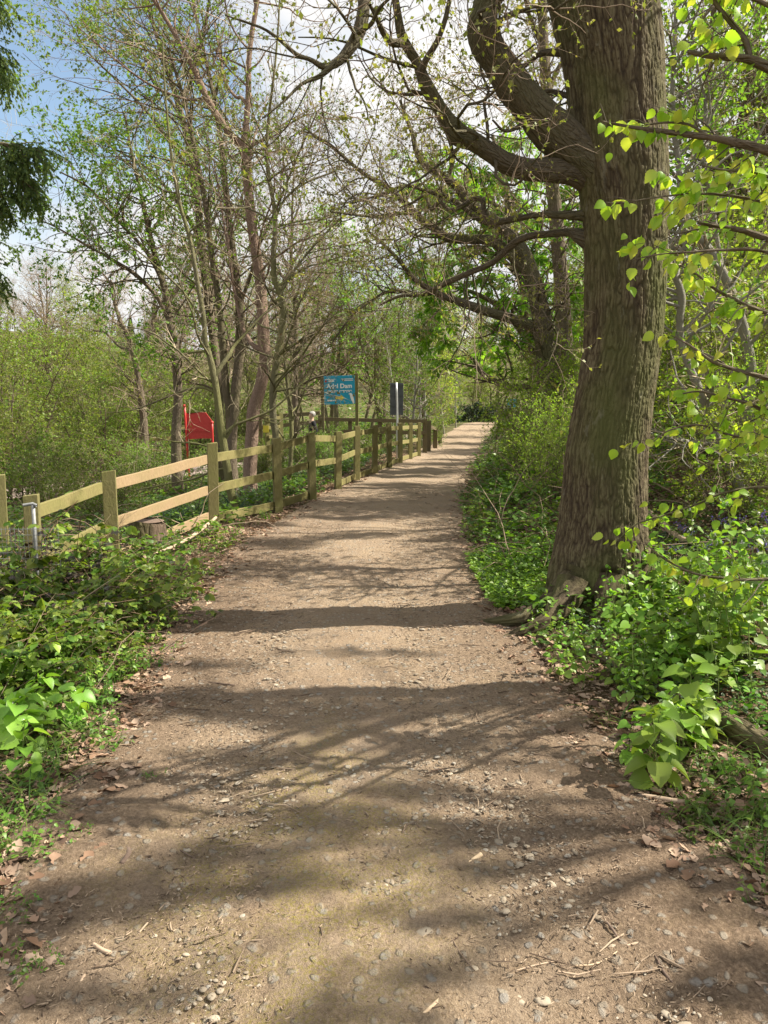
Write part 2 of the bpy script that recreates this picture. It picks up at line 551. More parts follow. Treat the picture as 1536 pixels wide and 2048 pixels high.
nt.links.new(cr.outputs['Color'], mx.inputs[0]); sg = wn('ShaderNodeMix', data_type='RGBA', blend_type='MULTIPLY'); sg.inputs[0].default_value = 1; sg.inputs[7].default_value = (2.1, 1.95, 1.7, 1)
nt.links.new(sky.outputs[0], sg.inputs[6]); nt.links.new(sg.outputs[2], mx.inputs[6]); nt.links.new(cc.outputs['Color'], mx.inputs[7])
nt.links.new(mx.outputs[2], bg.inputs['Color']); nt.links.new(bg.outputs[0], wo.inputs['Surface'])

ld = bpy.data.lights.new("sun", 'SUN'); ld.energy = 5.0; ld.angle = R(.53); ld.color = (1, .92, .78)
lo = bpy.data.objects.new("sun", ld); COL.objects.link(lo); lo.location = (20, 2, 25)
lo.rotation_euler = (-sdir).to_track_quat('-Z', 'Y').to_euler()

cd = bpy.data.cameras.new("camera"); cam = bpy.data.objects.new("camera", cd); COL.objects.link(cam)
cam.location = (0, 0, CH); cam.rotation_euler = (PI / 2 - TH, 0, 0)
cd.sensor_fit = 'VERTICAL'; cd.sensor_height = 36; cd.lens = F * 36 / 2048
cd.clip_start = .05; cd.clip_end = 3000
sc.camera = cam
sc.view_settings.view_transform = 'Standard'; sc.view_settings.look = 'None'
sc.view_settings.exposure = 1.3; sc.view_settings.gamma = 1
sc.cycles.max_bounces = 6; sc.cycles.diffuse_bounces = 3; sc.cycles.glossy_bounces = 2
sc.cycles.transmission_bounces = 4; sc.cycles.transparent_max_bounces = 4
sc.cycles.caustics_reflective = False; sc.cycles.caustics_refractive = False

# ------------------------------------------------------------------ materials
def ground_mat():
    t = NT('woodland_soil')
    co = t.coord('Object')
    n1 = t.noise(co, 1.1, 5); n2 = t.noise(co, 28, 6, .7); n3 = t.noise(co, 130, 3, .7)
    c = t.ramp(n2, [(.25, (.060, .038, .023)), (.5, (.14, .090, .056)), (.75, (.27, .185, .125))])
    c = t.mix(t.ramp(n1, [(.45, (0, 0, 0)), (.65, (.7, .7, .7))]), c, (.075, .085, .03))
    sy = t.n('ShaderNodeSeparateXYZ'); t.l(co, sy.inputs[0])
    far = t.n('ShaderNodeMapRange'); far.inputs['From Min'].default_value = 24; far.inputs['From Max'].default_value = 45; t.l(sy.outputs[1], far.inputs['Value'])
    c = t.mix(t.math('MULTIPLY', far.outputs[0], .8), c, t.ramp(t.noise(co, .35, 5, .65), [(.35, (.06, .075, .02)), (.55, (.10, .10, .045)), (.75, (.12, .15, .035))]))
    h = t.math('ADD', n2, t.math('MULTIPLY', n3, .5))
    t.pbsdf(c, .95, .1, t.bump(h, .03, 1))
    return t.m

def path_mat():
    t = NT('trodden_earth')
    co = t.coord('Object')
    big = t.noise(co, .8, 4, .55); mid = t.noise(co, 7, 5, .6); fin = t.noise(co, 75, 5, .72); gr = t.noise(co, 260, 3, .7)
    c = t.ramp(fin, [(.28, (.130, .094, .062)), (.5, (.282, .204, .132)), (.72, (.45, .345, .236))])
    c = t.mix(t.ramp(mid, [(.3, (.0, .0, .0)), (.7, (.5, .5, .5))]), c, (.30, .245, .19))
    c = t.mix(t.ramp(gr, [(.55, (0, 0, 0)), (.72, (.8, .8, .8))]), c, (.48, .40, .32))
    c = t.mix(t.ramp(big, [(.35, (.35, .35, .35)), (.6, (0, 0, 0))]), c, (.15, .105, .078))
    # mulched brown margins of the track
    sq = t.n('ShaderNodeSeparateXYZ'); t.l(co, sq.inputs[0])
    mg = t.math('ABSOLUTE', t.math('ADD', sq.outputs[0], .15))
    mg = t.math('ADD', mg, t.math('MULTIPLY', t.math('SUBTRACT', mid, .5), .9))
    nearm = t.n('ShaderNodeMapRange'); nearm.inputs['From Min'].default_value = 7; nearm.inputs['From Max'].default_value = 12; nearm.inputs['To Min'].default_value = 1; nearm.inputs['To Max'].default_value = 0
    t.l(sq.outputs[1], nearm.inputs['Value'])
    mg = t.math('MULTIPLY', t.ramp(mg, [(.58, (0, 0, 0)), (1.1, (.75, .75, .75))]), nearm.outputs[0])
    c = t.mix(mg, c, t.ramp(fin, [(.3, (.075, .050, .034)), (.5, (.168, .118, .080)), (.7, (.31, .228, .160))]))
    # embedded pebbles
    vo = t.n('ShaderNodeTexVoronoi', feature='F1'); vo.inputs['Scale'].default_value = 26
    nz = t.n('ShaderNodeTexNoise'); nz.inputs['Scale'].default_value = 9
    t.l(co, nz.inputs['Vector'])
    vm = t.n('ShaderNodeVectorMath', operation='MULTIPLY_ADD'); vm.inputs[1].default_value = (.05, .05, .05)
    t.l(nz.outputs['Color'], vm.inputs[0]); t.l(co, vm.inputs[2]); t.l(vm.outputs[0], vo.inputs['Vector'])
    sel = t.n('ShaderNodeSeparateColor'); t.l(vo.outputs['Color'], sel.inputs[0])
    pb = t.math('MULTIPLY', t.ramp(vo.outputs['Distance'], [(.28, (1, 1, 1)), (.42, (0, 0, 0))]), t.math('GREATER_THAN', sel.outputs[0], .5))
    pb = t.math('MULTIPLY', pb, t.ramp(mid, [(.34, (0, 0, 0)), (.5, (1, 1, 1))]))
    pc = t.ramp(sel.outputs[1], [(0, (.25, .22, .18)), (.5, (.36, .32, .26)), (1, (.31, .30, .28))])
    c = t.mix(t.math('MULTIPLY', pb, .75), c, pc)
    # yellow-green moss film in the middle of the near path
    sp = t.n('ShaderNodeSeparateXYZ'); t.l(co, sp.inputs[0])
    dx = t.math('ABSOLUTE', t.math('ADD', sp.outputs[0], .28)); dy = t.math('ABSOLUTE', t.math('SUBTRACT', sp.outputs[1], 2.3))
    mk = t.math('SUBTRACT', 1.0, t.math('ADD', t.math('MULTIPLY', dx, 1.25), t.math('MULTIPLY', dy, .62)), True)
    mk2 = t.ramp(t.noise(co, 3.6, 3), [(.54, (0, 0, 0)), (.7, (.55, .55, .55))])
    mk = t.math('ADD', t.math('MULTIPLY', mk, 1.5), t.math('MULTIPLY', mk2, .35), True)
    spk = t.ramp(t.noise(co, 105, 4, .7), [(.46, (0, 0, 0)), (.6, (1, 1, 1))])
    mk = t.math('MULTIPLY', t.math('MULTIPLY', mk, spk), t.ramp(t.noise(co, 6, 4), [(.36, (0, 0, 0)), (.55, (1, 1, 1))]))
    c = t.mix(t.math('MULTIPLY', mk, .7), c, (.27, .235, .05))
    h = t.math('ADD', t.math('MULTIPLY', fin, .8), t.math('ADD', t.math('MULTIPLY', gr, .35), t.math('MULTIPLY', pb, .5)))
    t.pbsdf(c, .93, .12, t.bump(h, .022, 1))
    return t.m

M_ground = ground_mat(); M_path = path_mat()
M_lane = simple_mat('pinkish_lane', (.26, .20, .18), (.36, .29, .26), 9, .9)
M_oak = oak_mat()
M_oaklimb = bark_mat('oak_limb_bark', (.16, .135, .095), (.085, .07, .048), 24, .3, .22, (.10, .11, .04), .014, .3)
M_mossy = bark_mat('mossy_bark', (.20, .185, .115), (.105, .095, .055), 34, .2, .35, (.16, .165, .06), .006, .15)
M_pink = bark_mat('pinkish_scaly_bark', (.36, .26, .20), (.16, .11, .085), 30, .35, .0, bumpd=.01, crack=.3)
M_grey = bark_mat('pale_grey_bark', (.40, .385, .34), (.21, .20, .17), 40, 2.2, .12, (.17, .17, .07), .004, .12)
M_brown = bark_mat('brown_bark', (.23, .185, .135), (.10, .08, .058), 24, .22, .15, bumpd=.014, crack=.3)
M_twig = twig_mat('brown_twigs', (.19, .14, .10), (.38, .30, .225))
M_twigpale = twig_mat('pale_twigs', (.36, .30, .20), (.50, .43, .30))
M_twigolive = twig_mat('olive_twigs', (.13, .12, .06), (.22, .19, .10))
M_twigdark = twig_mat('dark_twigs', (.075, .062, .045), (.13, .105, .075))
M_lfresh = leaf_mat('fresh_green_leaves', [(.075, .14, .02), (.12, .205, .028), (.18, .255, .04)], .45)
M_lyell = leaf_mat('lime_yellow_leaves', [(.20, .31, .03), (.27, .38, .04), (.35, .42, .06), (.36, .34, .08)], .52, (1.45, 1.4, .55), .4, .35)
M_lolive = leaf_mat('olive_bud_leaves', [(.15, .175, .04), (.22, .225, .06), (.14, .19, .035), (.24, .21, .08)], .42)
M_lbronze = leaf_mat('bronze_bud_leaves', [(.20, .13, .08), (.26, .20, .10), (.17, .17, .06)], .35)
M_lbright = leaf_mat('bright_green_leaves', [(.085, .19, .014), (.135, .26, .024), (.20, .33, .04)], .52)
M_lshrub = leaf_mat('olive_green_leaves', [(.09, .15, .022), (.15, .22, .034), (.22, .285, .05)], .45)
M_lspring = leaf_mat('spring_green_leaves', [(.13, .22, .025), (.20, .30, .035), (.28, .36, .05)], .5)
M_ldark = leaf_mat('dark_evergreen_leaves', [(.012, .03, .012), (.022, .05, .02), (.04, .075, .028)], .15)
M_conifer = leaf_mat('conifer_sprays', [(.07, .13, .055), (.13, .20, .07), (.22, .29, .09)], .5)
M_herb = leaf_mat('herb_leaves', [(.06, .14, .016), (.10, .20, .024), (.15, .26, .038)], .4, (1.4, 1.4, .6), .42, .4)
M_herbl = leaf_mat('light_herb_leaves', [(.13, .25, .03), (.19, .32, .045), (.25, .37, .06)], .42, (1.4, 1.35, .6), .42, .4)
M_bramble = leaf_mat('bramble_leaves', [(.05, .105, .014), (.11, .19, .024), (.19, .285, .038), (.25, .33, .055)], .4, (1.4, 1.4, .6), .45, .35)
M_bramold = leaf_mat('old_bramble_leaves', [(.035, .022, .022), (.055, .045, .03), (.05, .06, .035)], .12, rough=.4)
M_gcover = leaf_mat('ground_leaves', [(.035, .085, .014), (.065, .135, .02), (.11, .19, .03), (.17, .25, .045)], .38, (1.4, 1.4, .6), .45, .35, False)
M_ggrey = leaf_mat('grey_ground_leaves', [(.05, .085, .045), (.085, .13, .07), (.13, .18, .09)], .3, (1.4, 1.4, .7), .5, .35, False)
M_strap = leaf_mat('strap_leaves', [(.022, .055, .028), (.04, .085, .045), (.06, .115, .055)], .25)
M_stem = twig_mat('green_stems', (.12, .17, .05), (.17, .22, .06))
M_cane = twig_mat('bramble_canes', (.16, .09, .06), (.33, .24, .15))
M_flower = simple_mat('white_flowers', (.75, .75, .68), (.8, .8, .75), 30)
M_bell = simple_mat('violet_flowers', (.16, .11, .42), (.24, .18, .52), 30)
M_dry = leaf_mat('dry_leaves', [(.13, .075, .048), (.23, .145, .095), (.33, .22, .155), (.42, .31, .23), (.09, .055, .04)], .12, (1.1, 1, .8), .7, .15, False)
M_chip = twig_mat('bark_chips', (.07, .046, .033), (.37, .285, .205))
M_stick = simple_mat('weathered_stick', (.30, .22, .16), (.46, .36, .26), 40, .85)
M_stickdk = simple_mat('dark_stick', (.10, .07, .055), (.19, .14, .11), 40, .85)
M_stickpale = simple_mat('pale_split_wood', (.40, .30, .20), (.56, .44, .30), 60, .8)
def stone_mat():
    t = NT('path_stones')
    g = t.n('ShaderNodeNewGeometry').outputs['Random Per Island']
    c = t.ramp(g, [(0, (.20, .165, .125)), (.4, (.30, .255, .195)), (.75, (.37, .32, .25)), (1, (.30, .285, .255))])
    f = t.noise(t.coord('Object'), 60, 4)
    c = t.mix(t.math('MULTIPLY', f, .5), c, (.22, .18, .13))
    t.pbsdf(c, .85, .2, t.bump(f, .004))
    return t.m
M_stone = stone_mat()
def wood_mat(name, a, b, green=.5):
    t = NT(name)
    g = t.coord('Generated', (1, 1, 1)); o = t.coord('Object', (1, 1, 1))
    mp = t.n('ShaderNodeMapping'); mp.inputs['Scale'].default_value = (22, 22, 9); t.l(o, mp.inputs['Vector'])
    f = t.noise(mp.outputs[0], 2.2, 6, .65, .4); k = t.noise(o, 3.5, 4)
    c = t.mix(f, a, b)
    c = t.mix(t.ramp(k, [(.4, (0, 0, 0)), (.75, (green,) * 3)]), c, (.17, .175, .055))
    t.pbsdf(c, .85, .2, t.bump(f, .006))
    return t.m
M_post = wood_mat('greenish_timber', (.095, .088, .036), (.24, .21, .095), .7)
M_rail = wood_mat('weathered_rail', (.115, .10, .042), (.285, .245, .105), .7)
M_rail2 = wood_mat('fresh_rail', (.22, .155, .09), (.38, .275, .165), .35)
M_oldrail = wood_mat('dark_old_rail', (.10, .08, .05), (.19, .15, .09), .3)
M_log = bark_mat('log_bark', (.17, .125, .09), (.075, .055, .04), 18, .25, .15, bumpd=.012)
M_cut = simple_mat('cut_wood', (.46, .34, .20), (.58, .45, .28), 30, .8)
M_red = simple_mat('red_paint', (.44, .030, .030), (.52, .05, .045), 12, .45, .4)
M_blue = simple_mat('blue_sign_face', (.008, .30, .50), (.012, .34, .55), 4, .35, .4)
M_white = simple_mat('white_print', (.82, .82, .82), (.85, .85, .85), 4, .5)
M_yellow = simple_mat('yellow_print', (.62, .52, .06), (.66, .55, .08), 4, .5)
M_signgrey = simple_mat('grey_sign_back', (.085, .095, .11), (.115, .125, .14), 6, .5, .4)
M_galv = simple_mat('galvanised_steel', (.50, .51, .52), (.62, .63, .64), 30, .4, .5, .6)
M_galvold = simple_mat('dull_galvanised', (.16, .165, .17), (.30, .31, .31), 30, .6, .4, .3)
M_skin = simple_mat('skin', (.50, .33, .25), (.55, .37, .28), 6, .6)
M_coat = simple_mat('black_coat', (.012, .012, .015), (.022, .022, .026), 20, .8)
M_hair = simple_mat('grey_hair', (.26, .25, .24), (.40, .385, .37), 60, .8)
M_trous = simple_mat('dark_trousers', (.02, .022, .03), (.035, .037, .045), 20, .8)

# ------------------------------------------------------------------ ground
def grid_mesh(name, X, Y, Z, mat):
    ny, nx = X.shape
    m = MB(); idx = np.arange(ny * nx).reshape(ny, nx)
    q = np.stack([idx[:-1, :-1], idx[:-1, 1:], idx[1:, 1:], idx[1:, :-1]], -1)
    m.raw(np.stack([X, Y, Z], -1), q)
    return m.build(name, mat)

u = np.linspace(-1, 1, 331)
xs = np.sinh(u * 6.0) / np.sinh(6.0) * 420
v = np.linspace(0, 1, 340)
ys = np.concatenate([np.linspace(-60, -.6, 24), np.linspace(-.4, .8, 7), 1.0 * (520 / 1.0) ** v])
GX, GY = np.meshgrid(xs, ys)
xl = np.interp(GY, EY, EL); xr = np.interp(GY, EY, ER)
ins = np.clip(np.minimum(GX - xl, xr - GX) / .25, 0, 1)
GZ = hgt(GX, GY) - .07 * ins * (GY < 62)
near = np.exp(-np.maximum(GY, 0) / 8)
GZ = GZ + (1 - ins) * near * .05 * (vn(GX * 6, GY * 6) - .5)
tag(grid_mesh('ground', GX, GY, GZ, M_ground), kind='structure')

v = np.linspace(0, 1, 640); ys = -2 + 3 * np.linspace(0, 1, 30)
ys = np.concatenate([ys[:-1], 1.0 * (62 / 1.0) ** v])
u = np.linspace(-1.32, 1.32, 190)
U, PY = np.meshgrid(u, ys)
xl = np.interp(PY, EY, EL); xr = np.interp(PY, EY, ER)
PX = (xl + xr) / 2 + U * (xr - xl) / 2
e = np.abs(U) + .16 * (vn(PX * 1.6 + 5, PY * 1.6) - .5) + .14 * (vn(PX * 7, PY * 7) - .5)
PZ = hgt(PX, PY) + .012 - .09 * sstep(.98, 1.28, e)
PZ = PZ - .02 * np.exp(-((np.abs(U) - .45) / .2) ** 2) + .010
fade = np.exp(-np.maximum(PY - 1, 0) / 9)
PZ = PZ + fade * (.022 * (vn(PX * 3, PY * 3) - .5) + .016 * (vn(PX * 9, PY * 9) - .5) + .014 * (vn(PX * 24, PY * 24) - .5) + .013 * (vn(PX * 60, PY * 60) - .5) + .008 * (vn(PX * 120, PY * 120) - .5))
tag(grid_mesh('path', PX, PY, PZ, M_path), kind='structure')

# lane behind the fence on the left
lc = np.array([[-22, 14], [-13, 18], [-9.5, 21.5], [-7.3, 26.5], [-4.8, 31], [-2.2, 35], [0.6, 40], [2.2, 47]], float)
lp = crom(np.c_[lc, np.zeros(len(lc))], 90)[:, :2]
tg = nrm(np.gradient(lp, axis=0)); nn = np.c_[-tg[:, 1], tg[:, 0]]
uu = np.linspace(-1.6, 1.6, 13)
LX = lp[:, 0:1] + nn[:, 0:1] * uu; LY = lp[:, 1:2] + nn[:, 1:2] * uu
LZ = hgt(LX, LY) + .06
tag(grid_mesh('lane', LX, LY, LZ, M_lane), kind='structure')
def on_lane(x, y):
    return np.min((x[:, None] - lp[None, :, 0]) ** 2 + (y[:, None] - lp[None, :, 1]) ** 2, 1) < 1.7 ** 2

def hp(x, y):
    """surface of path/ground for scattering"""
    return hgt(x, y)

def edges(y):
    return np.interp(y, EY, EL), np.interp(y, EY, ER)

# ------------------------------------------------------------------ stones, chips, litter (uncountable cover)
def ico():
    t = (1 + 5 ** .5) / 2
    V = nrm(np.array([[-1, t, 0], [1, t, 0], [-1, -t, 0], [1, -t, 0], [0, -1, t], [0, 1, t], [0, -1, -t], [0, 1, -t], [t, 0, -1], [t, 0, 1], [-t, 0, -1], [-t, 0, 1]], float))
    Fc = [[0, 11, 5], [0, 5, 1], [0, 1, 7], [0, 7, 10], [0, 10, 11], [1, 5, 9], [5, 11, 4], [11, 10, 2], [10, 7, 6], [7, 1, 8], [3, 9, 4], [3, 4, 2], [3, 2, 6], [3, 6, 8], [3, 8, 9], [4, 9, 5], [2, 4, 11], [6, 2, 10], [8, 6, 7], [9, 8, 1]]
    V = list(map(tuple, V)); cache = {}; out = []
    def mid(a, b):
        k = (min(a, b), max(a, b))
        if k not in cache:
            m = nrm((np.array(V[a]) + np.array(V[b])) / 2); V.append(tuple(m)); cache[k] = len(V) - 1
        return cache[k]
    for a, b, c in Fc:
        ab, bc, ca = mid(a, b), mid(b, c), mid(c, a)
        out += [[a, ab, ca], [b, bc, ab], [c, ca, bc], [ab, bc, ca]]
    return np.array(V), np.array(out)
IV, IT = ico()
def stones(N, sizes, region, name):
    m = MB()
    x, y = region(N)
    x = x.copy()
    z = hp(x, y)
    for k in range(6):
        s = slice(k, None, 6); n = len(x[s])
        sh = 1 + .5 * (vn(IV[:, 0] * 1.3 + k * 7, IV[:, 1] * 1.3, IV[:, 2] * 1.3) - .5)
        sh = sh + .25 * (vn(IV[:, 0] * 3 + k * 3, IV[:, 1] * 3, IV[:, 2] * 3) - .5)
        B = IV * sh[:, None]
        sz = sizes(n)
        sc3 = np.stack([sz * rs.uniform(.75, 1.3, n), sz * rs.uniform(.6, 1.0, n), sz * rs.uniform(.22, .42, n)], 1)
        a = rs.uniform(0, 2 * PI, n); ca, sa = np.cos(a), np.sin(a)
        L = B[None] * sc3[:, None]
        X = np.stack([L[..., 0] * ca[:, None] - L[..., 1] * sa[:, None], L[..., 0] * sa[:, None] + L[..., 1] * ca[:, None], L[..., 2]], -1)
        X = X + np.stack([x[s], y[s], z[s] - sc3[:, 2] * .55 + .012], 1)[:, None]
        T = (IT[None] + (np.arange(n) * len(IV))[:, None, None]).reshape(-1, 3)
        m.raw(X, None, T)
    return m.build(name, M_stone, smooth=True)
def path_pts(N, y0, y1, pw=1.6, wd=.95, conc=None):
    y = y0 * (y1 / y0) ** (rs.random(N) ** pw)
    a, b = edges(y)
    uu = rs.uniform(-wd, wd, N)
    if conc: uu = np.clip(rs.normal(0, conc, N), -.95, .95)
    x = (a + b) / 2 + uu * (b - a) / 2
    k = vn(x * 2.2 + 3, y * 2.2) + .25 * rs.random(N) > .5
    return x[k], y[k]
o = stones(5600, lambda n: .0035 + .0145 * rs.random(n) ** 3.2, lambda n: path_pts(n, 1.45, 6.5, 1.1, 1, .42), 'path_stones'); tag(o, kind='stuff')
o = stones(6000, lambda n: .0025 + .006 * rs.random(n) ** 2, lambda n: path_pts(n, 1.45, 5, 1.1, 1.15), 'gravel'); tag(o, kind='stuff')

def litter_xy(N, y0, y1, pw, verge):
    y = y0 * (y1 / y0) ** (rs.random(N) ** pw)
    a, b = edges(y)
    side = rs.random(N) < .55
    s = rs.normal(0, 1, N) * verge * .28 + verge * .15
    s = np.abs(rs.normal(0, 1, N)) * verge * .6 - .22 * rs.random(N)
    x = np.where(side, a - s, b + s)
    return x, y
m = MB(); N = 46000
x, y = litter_xy(N, 1.5, 26, .95, 1.5)
N2 = 12000; y2 = 5 * (22 / 5) ** rs.random(N2); x2 = edges(y2)[1] + 5 * rs.random(N2)
x[-N2:] = x2; y[-N2:] = y2
z = hp(x, y) + .012 + .01 * rs.random(N)
a = rs.uniform(0, 2 * PI, N)
sz = (.014 + .05 * rs.random(N) ** 2.2) * (1 + y / 40)
ax = np.stack([np.cos(a), np.sin(a), rs.normal(0, .25, N)], 1)
nm = nrm(np.stack([rs.normal(0, .4, N), rs.normal(0, .4, N), np.where(rs.random(N) < .6, 1, -1.)], 1))
k = ~on_lane(x, y)
m.leaves(np.stack([x, y, z], 1)[k], ax[k], nm[k], sz[k], T_DRY)
tag(m.build('fallen_leaves', M_dry), kind='stuff')

def chips(N, name, mat, y0, y1, pw, wd, lmin, lmax, wmin, wmax, keep=None):
    m = MB()
    y = y0 * (y1 / y0) ** (rs.random(N) ** pw)
    a, b = edges(y)
    uu = rs.uniform(-wd, wd, N)
    if keep is not None:
        ok = keep(uu, y); y, a, b, uu = y[ok], a[ok], b[ok], uu[ok]; N = len(y)
    x = (a + b) / 2 + uu * (b - a) / 2
    an = rs.uniform(0, 2 * PI, N)
    ln = rs.uniform(lmin, lmax, N) * rs.random(N) ** .7 * (1 + y / 14)
    d = np.stack([np.cos(an), np.sin(an), rs.normal(0, .06, N)], 1)
    p = np.stack([x, y, hp(x, y) + .016 + .006 * rs.random(N)], 1)
    P = np.stack([p - d * ln[:, None] / 2, p + rs.normal(0, .06, (N, 3)) * ln[:, None] * np.array([1, 1, .3]), p + d * ln[:, None] / 2], 1)
    r = rs.uniform(wmin, wmax, N) * (1 + y / 14)
    m.tubes(P, np.stack([r * .8, r, r * .5], 1), 4)
    return tag(m.build(name, mat), kind='stuff')
chips(75000, 'bark_chips', M_chip, 1.45, 10, .9, 1.4, .004, .024, .0007, .0022, lambda u, y: rs.random(len(u)) < .3 + .7 * np.abs(u) ** 1.3)
chips(1500, 'twig_litter', M_chip, 1.45, 14, .8, 1.6, .05, .16, .0012, .0034, lambda u, y: rs.random(len(u)) < .25 + .75 * np.abs(u))

# ------------------------------------------------------------------ the big oak beside the path
OAKY = 5.55
ol = [(1200, 1185, 205), (1200, 1150, 205), (1203, 1100, 196), (1206, 1040, 184), (1209, 980, 178), (1214, 900, 173), (1228, 800, 165), (1243, 700, 160),
      (1249, 600, 161), (1251, 500, 166), (1250, 420, 174), (1246, 340, 190), (1240, 270, 194), (1232, 190, 198), (1224, 110, 206), (1212, 40, 214), (1200, -30, 222), (1180, -140, 215), (1160, -300, 180), (1150, -500, 140), (1140, -800, 80)]
P, W = pline(ol, OAKY, 420)
b = at(1200, 1185, OAKY); gb = gz(b[0], b[1])
P0 = P[0].copy(); P0[2] = gb - .15
P = np.vstack([P0[None], P]); W = np.concatenate([[W[0] * 1.06], W])
P, W = resamp(P, W, 1300)
CRV = []
def bark_disp(bk, rr):
    x, y, z = bk[..., 0] , bk[..., 1], bk[..., 2]
    wv = .05 * (vn(x * 5, y * 5, z * 3) - .5)
    lo_ = .5 * (vn(x * 2, y * 2, z * 1.6) - .5)
    wx = lo_ + .5 * (vn(x * 9, y * 9, z * 14) - .5); wy = .5 * (vn(x * 9 + 31, y * 9, z * 14) - .5)
    r1 = np.abs(vn(x * 50 + wx * 1.8, y * 50 + wy * 1.8, z * 6.5) - .5) * 2
    r2 = np.abs(vn(x * 85 + wx * 2, y * 85 + wy * 2, z * 15 + 3) - .5) * 2
    CRV.append((np.clip(np.minimum(r1 * 2.2, r2 * 2.6 + .15), 0, 1) * .8 + .2 * vn(x * 60, y * 60, z * 30)).ravel())
    big = vn(x * 3, y * 3, z * 1.1) - .5
    hh = z - z.min()
    a = np.arctan2(y - y.mean(), x - x.mean())
    flare = np.exp(-hh / .28)
    lob = .055 * flare * (np.cos(a * 5 + .7) + .6 * np.cos(a * 3 - 1.) + .5)
    return np.minimum(r1, .30) * (.013 + .022 * vn(x * 4, y * 4, z * 2.2)) + np.minimum(r2, .3) * .014 + .005 * (vn(x * 90, y * 90, z * 50) - .5) + big * .035 + lob - .034
oak = thing('oak_tree', 'massive furrowed oak trunk leaning over the right edge of the path', 'tree', (b[0], b[1], gb))
OAKLOC = np.array([b[0], b[1], gb])
m = MB(); m.tubes(P, W, 420, bark_disp); m.crv = CRV
OT = m.build('trunk', M_oak, oak, loc=OAKLOC)
def limb_disp(bk, rr):
    x, y, z = bk[..., 0], bk[..., 1], bk[..., 2]
    return (vn(x * 6, y * 6, z * 5) - .5) * .34 * rr + (vn(x * 14, y * 14, z * 9) - .5) * .12 * rr + (vn(x * 34, y * 34, z * 10) - .5) * .09 * rr
OAKL = {
 'a': ([(1225, 372, 120), (1172, 316, 98), (1130, 284, 84), (1094, 254, 76), (1058, 215, 70), (1030, 172, 68), (1002, 132, 64), (976, 92, 64), (966, 58, 58), (969, 10, 50), (976, -60, 46), (968, -160, 40), (930, -280, 34), (860, -330, 30), (785, -270, 28), (738, -130, 27), (720, -45, 26), (728, 10, 25), (717, 66, 25), (694, 104, 23), (672, 126, 19), (648, 134, 14), (622, 120, 9), (592, 108, 8), (560, 80, 7), (528, 58, 5), (490, 44, 4), (450, 30, 3)], 0),
 'b': ([(1215, 370, 80), (1150, 345, 52), (1105, 340, 45), (1060, 340, 42), (1015, 328, 42), (985, 308, 40), (950, 285, 36), (915, 268, 40), (893, 235, 31), (872, 205, 29), (850, 165, 25), (836, 130, 22), (815, 95, 22), (803, 70, 19), (796, 30, 16), (788, -20, 14), (780, -90, 10)], 0),
 'c': ([(838, 152, 17), (852, 120, 13), (873, 85, 12), (890, 40, 11), (902, -15, 9), (915, -80, 6)], 0),
 'd': ([(803, 86, 16), (782, 84, 13), (765, 62, 11), (755, 40, 9), (740, 10, 7)], 0),
 'e': ([(1225, 432, 44), (1157, 431, 20), (1120, 430, 16), (1075, 430, 13), (1030, 438, 12), (985, 445, 12), (968, 428, 11), (966, 404, 11), (950, 397, 10), (925, 412, 9), (898, 420, 8), (880, 404, 7), (862, 418, 7), (850, 392, 6), (825, 405, 5), (800, 415, 4)], 0),
 'f': ([(1228, 510, 46), (1165, 475, 32), (1140, 465, 19), (1095, 468, 15), (1048, 476, 14), (1015, 498, 13), (985, 525, 13), (940, 545, 12), (905, 560, 11), (870, 577, 9), (835, 590, 8), (800, 592, 6), (760, 610, 4)], 0),
 'g': ([(1200, 105, 30), (1130, 106, 15), (1085, 106, 12), (1062, 122, 10), (1045, 132, 9), (1015, 120, 6), (990, 140, 4)], 0),
 'i': ([(672, 126, 12), (640, 152, 9), (604, 168, 7), (566, 204, 5), (525, 236, 3)], 0),
 'j': ([(716, 66, 11), (742, 48, 8), (758, 18, 7), (786, -10, 5)], 0),
 'k': ([(1058, 215, 16), (1040, 250, 9), (1010, 262, 6), (985, 240, 4)], 0),
 'h': ([(1215, 230, 26), (1160, 205, 12), (1130, 190, 10), (1095, 182, 9), (1070, 195, 7)], 0),
}
oaklines = []
m = MB()
dep = {'a': (0, -.9), 'b': (0, -.5), 'c': (-.45, -.7), 'd': (-.45, -.8), 'e': (0, .5), 'f': (0, .8), 'g': (0, .6), 'h': (0, .4), 'i': (-.78, -1.0), 'j': (-.72, -.9), 'k': (-.1, -.3)}
for k, (pts, _) in OAKL.items():
    n = len(pts); d0, d1 = dep[k]
    pp = [(a, b_, c, OAKY + d0 + (d1 - d0) * i / (n - 1)) for i, (a, b_, c) in enumerate(pts)]
    lp_, lw_ = pline(pp, OAKY, 90)
    m.tubes(lp_, lw_, 22 if k in 'ab' else 10, limb_disp)
    oaklines.append((lp_[8:], lw_[8:]))
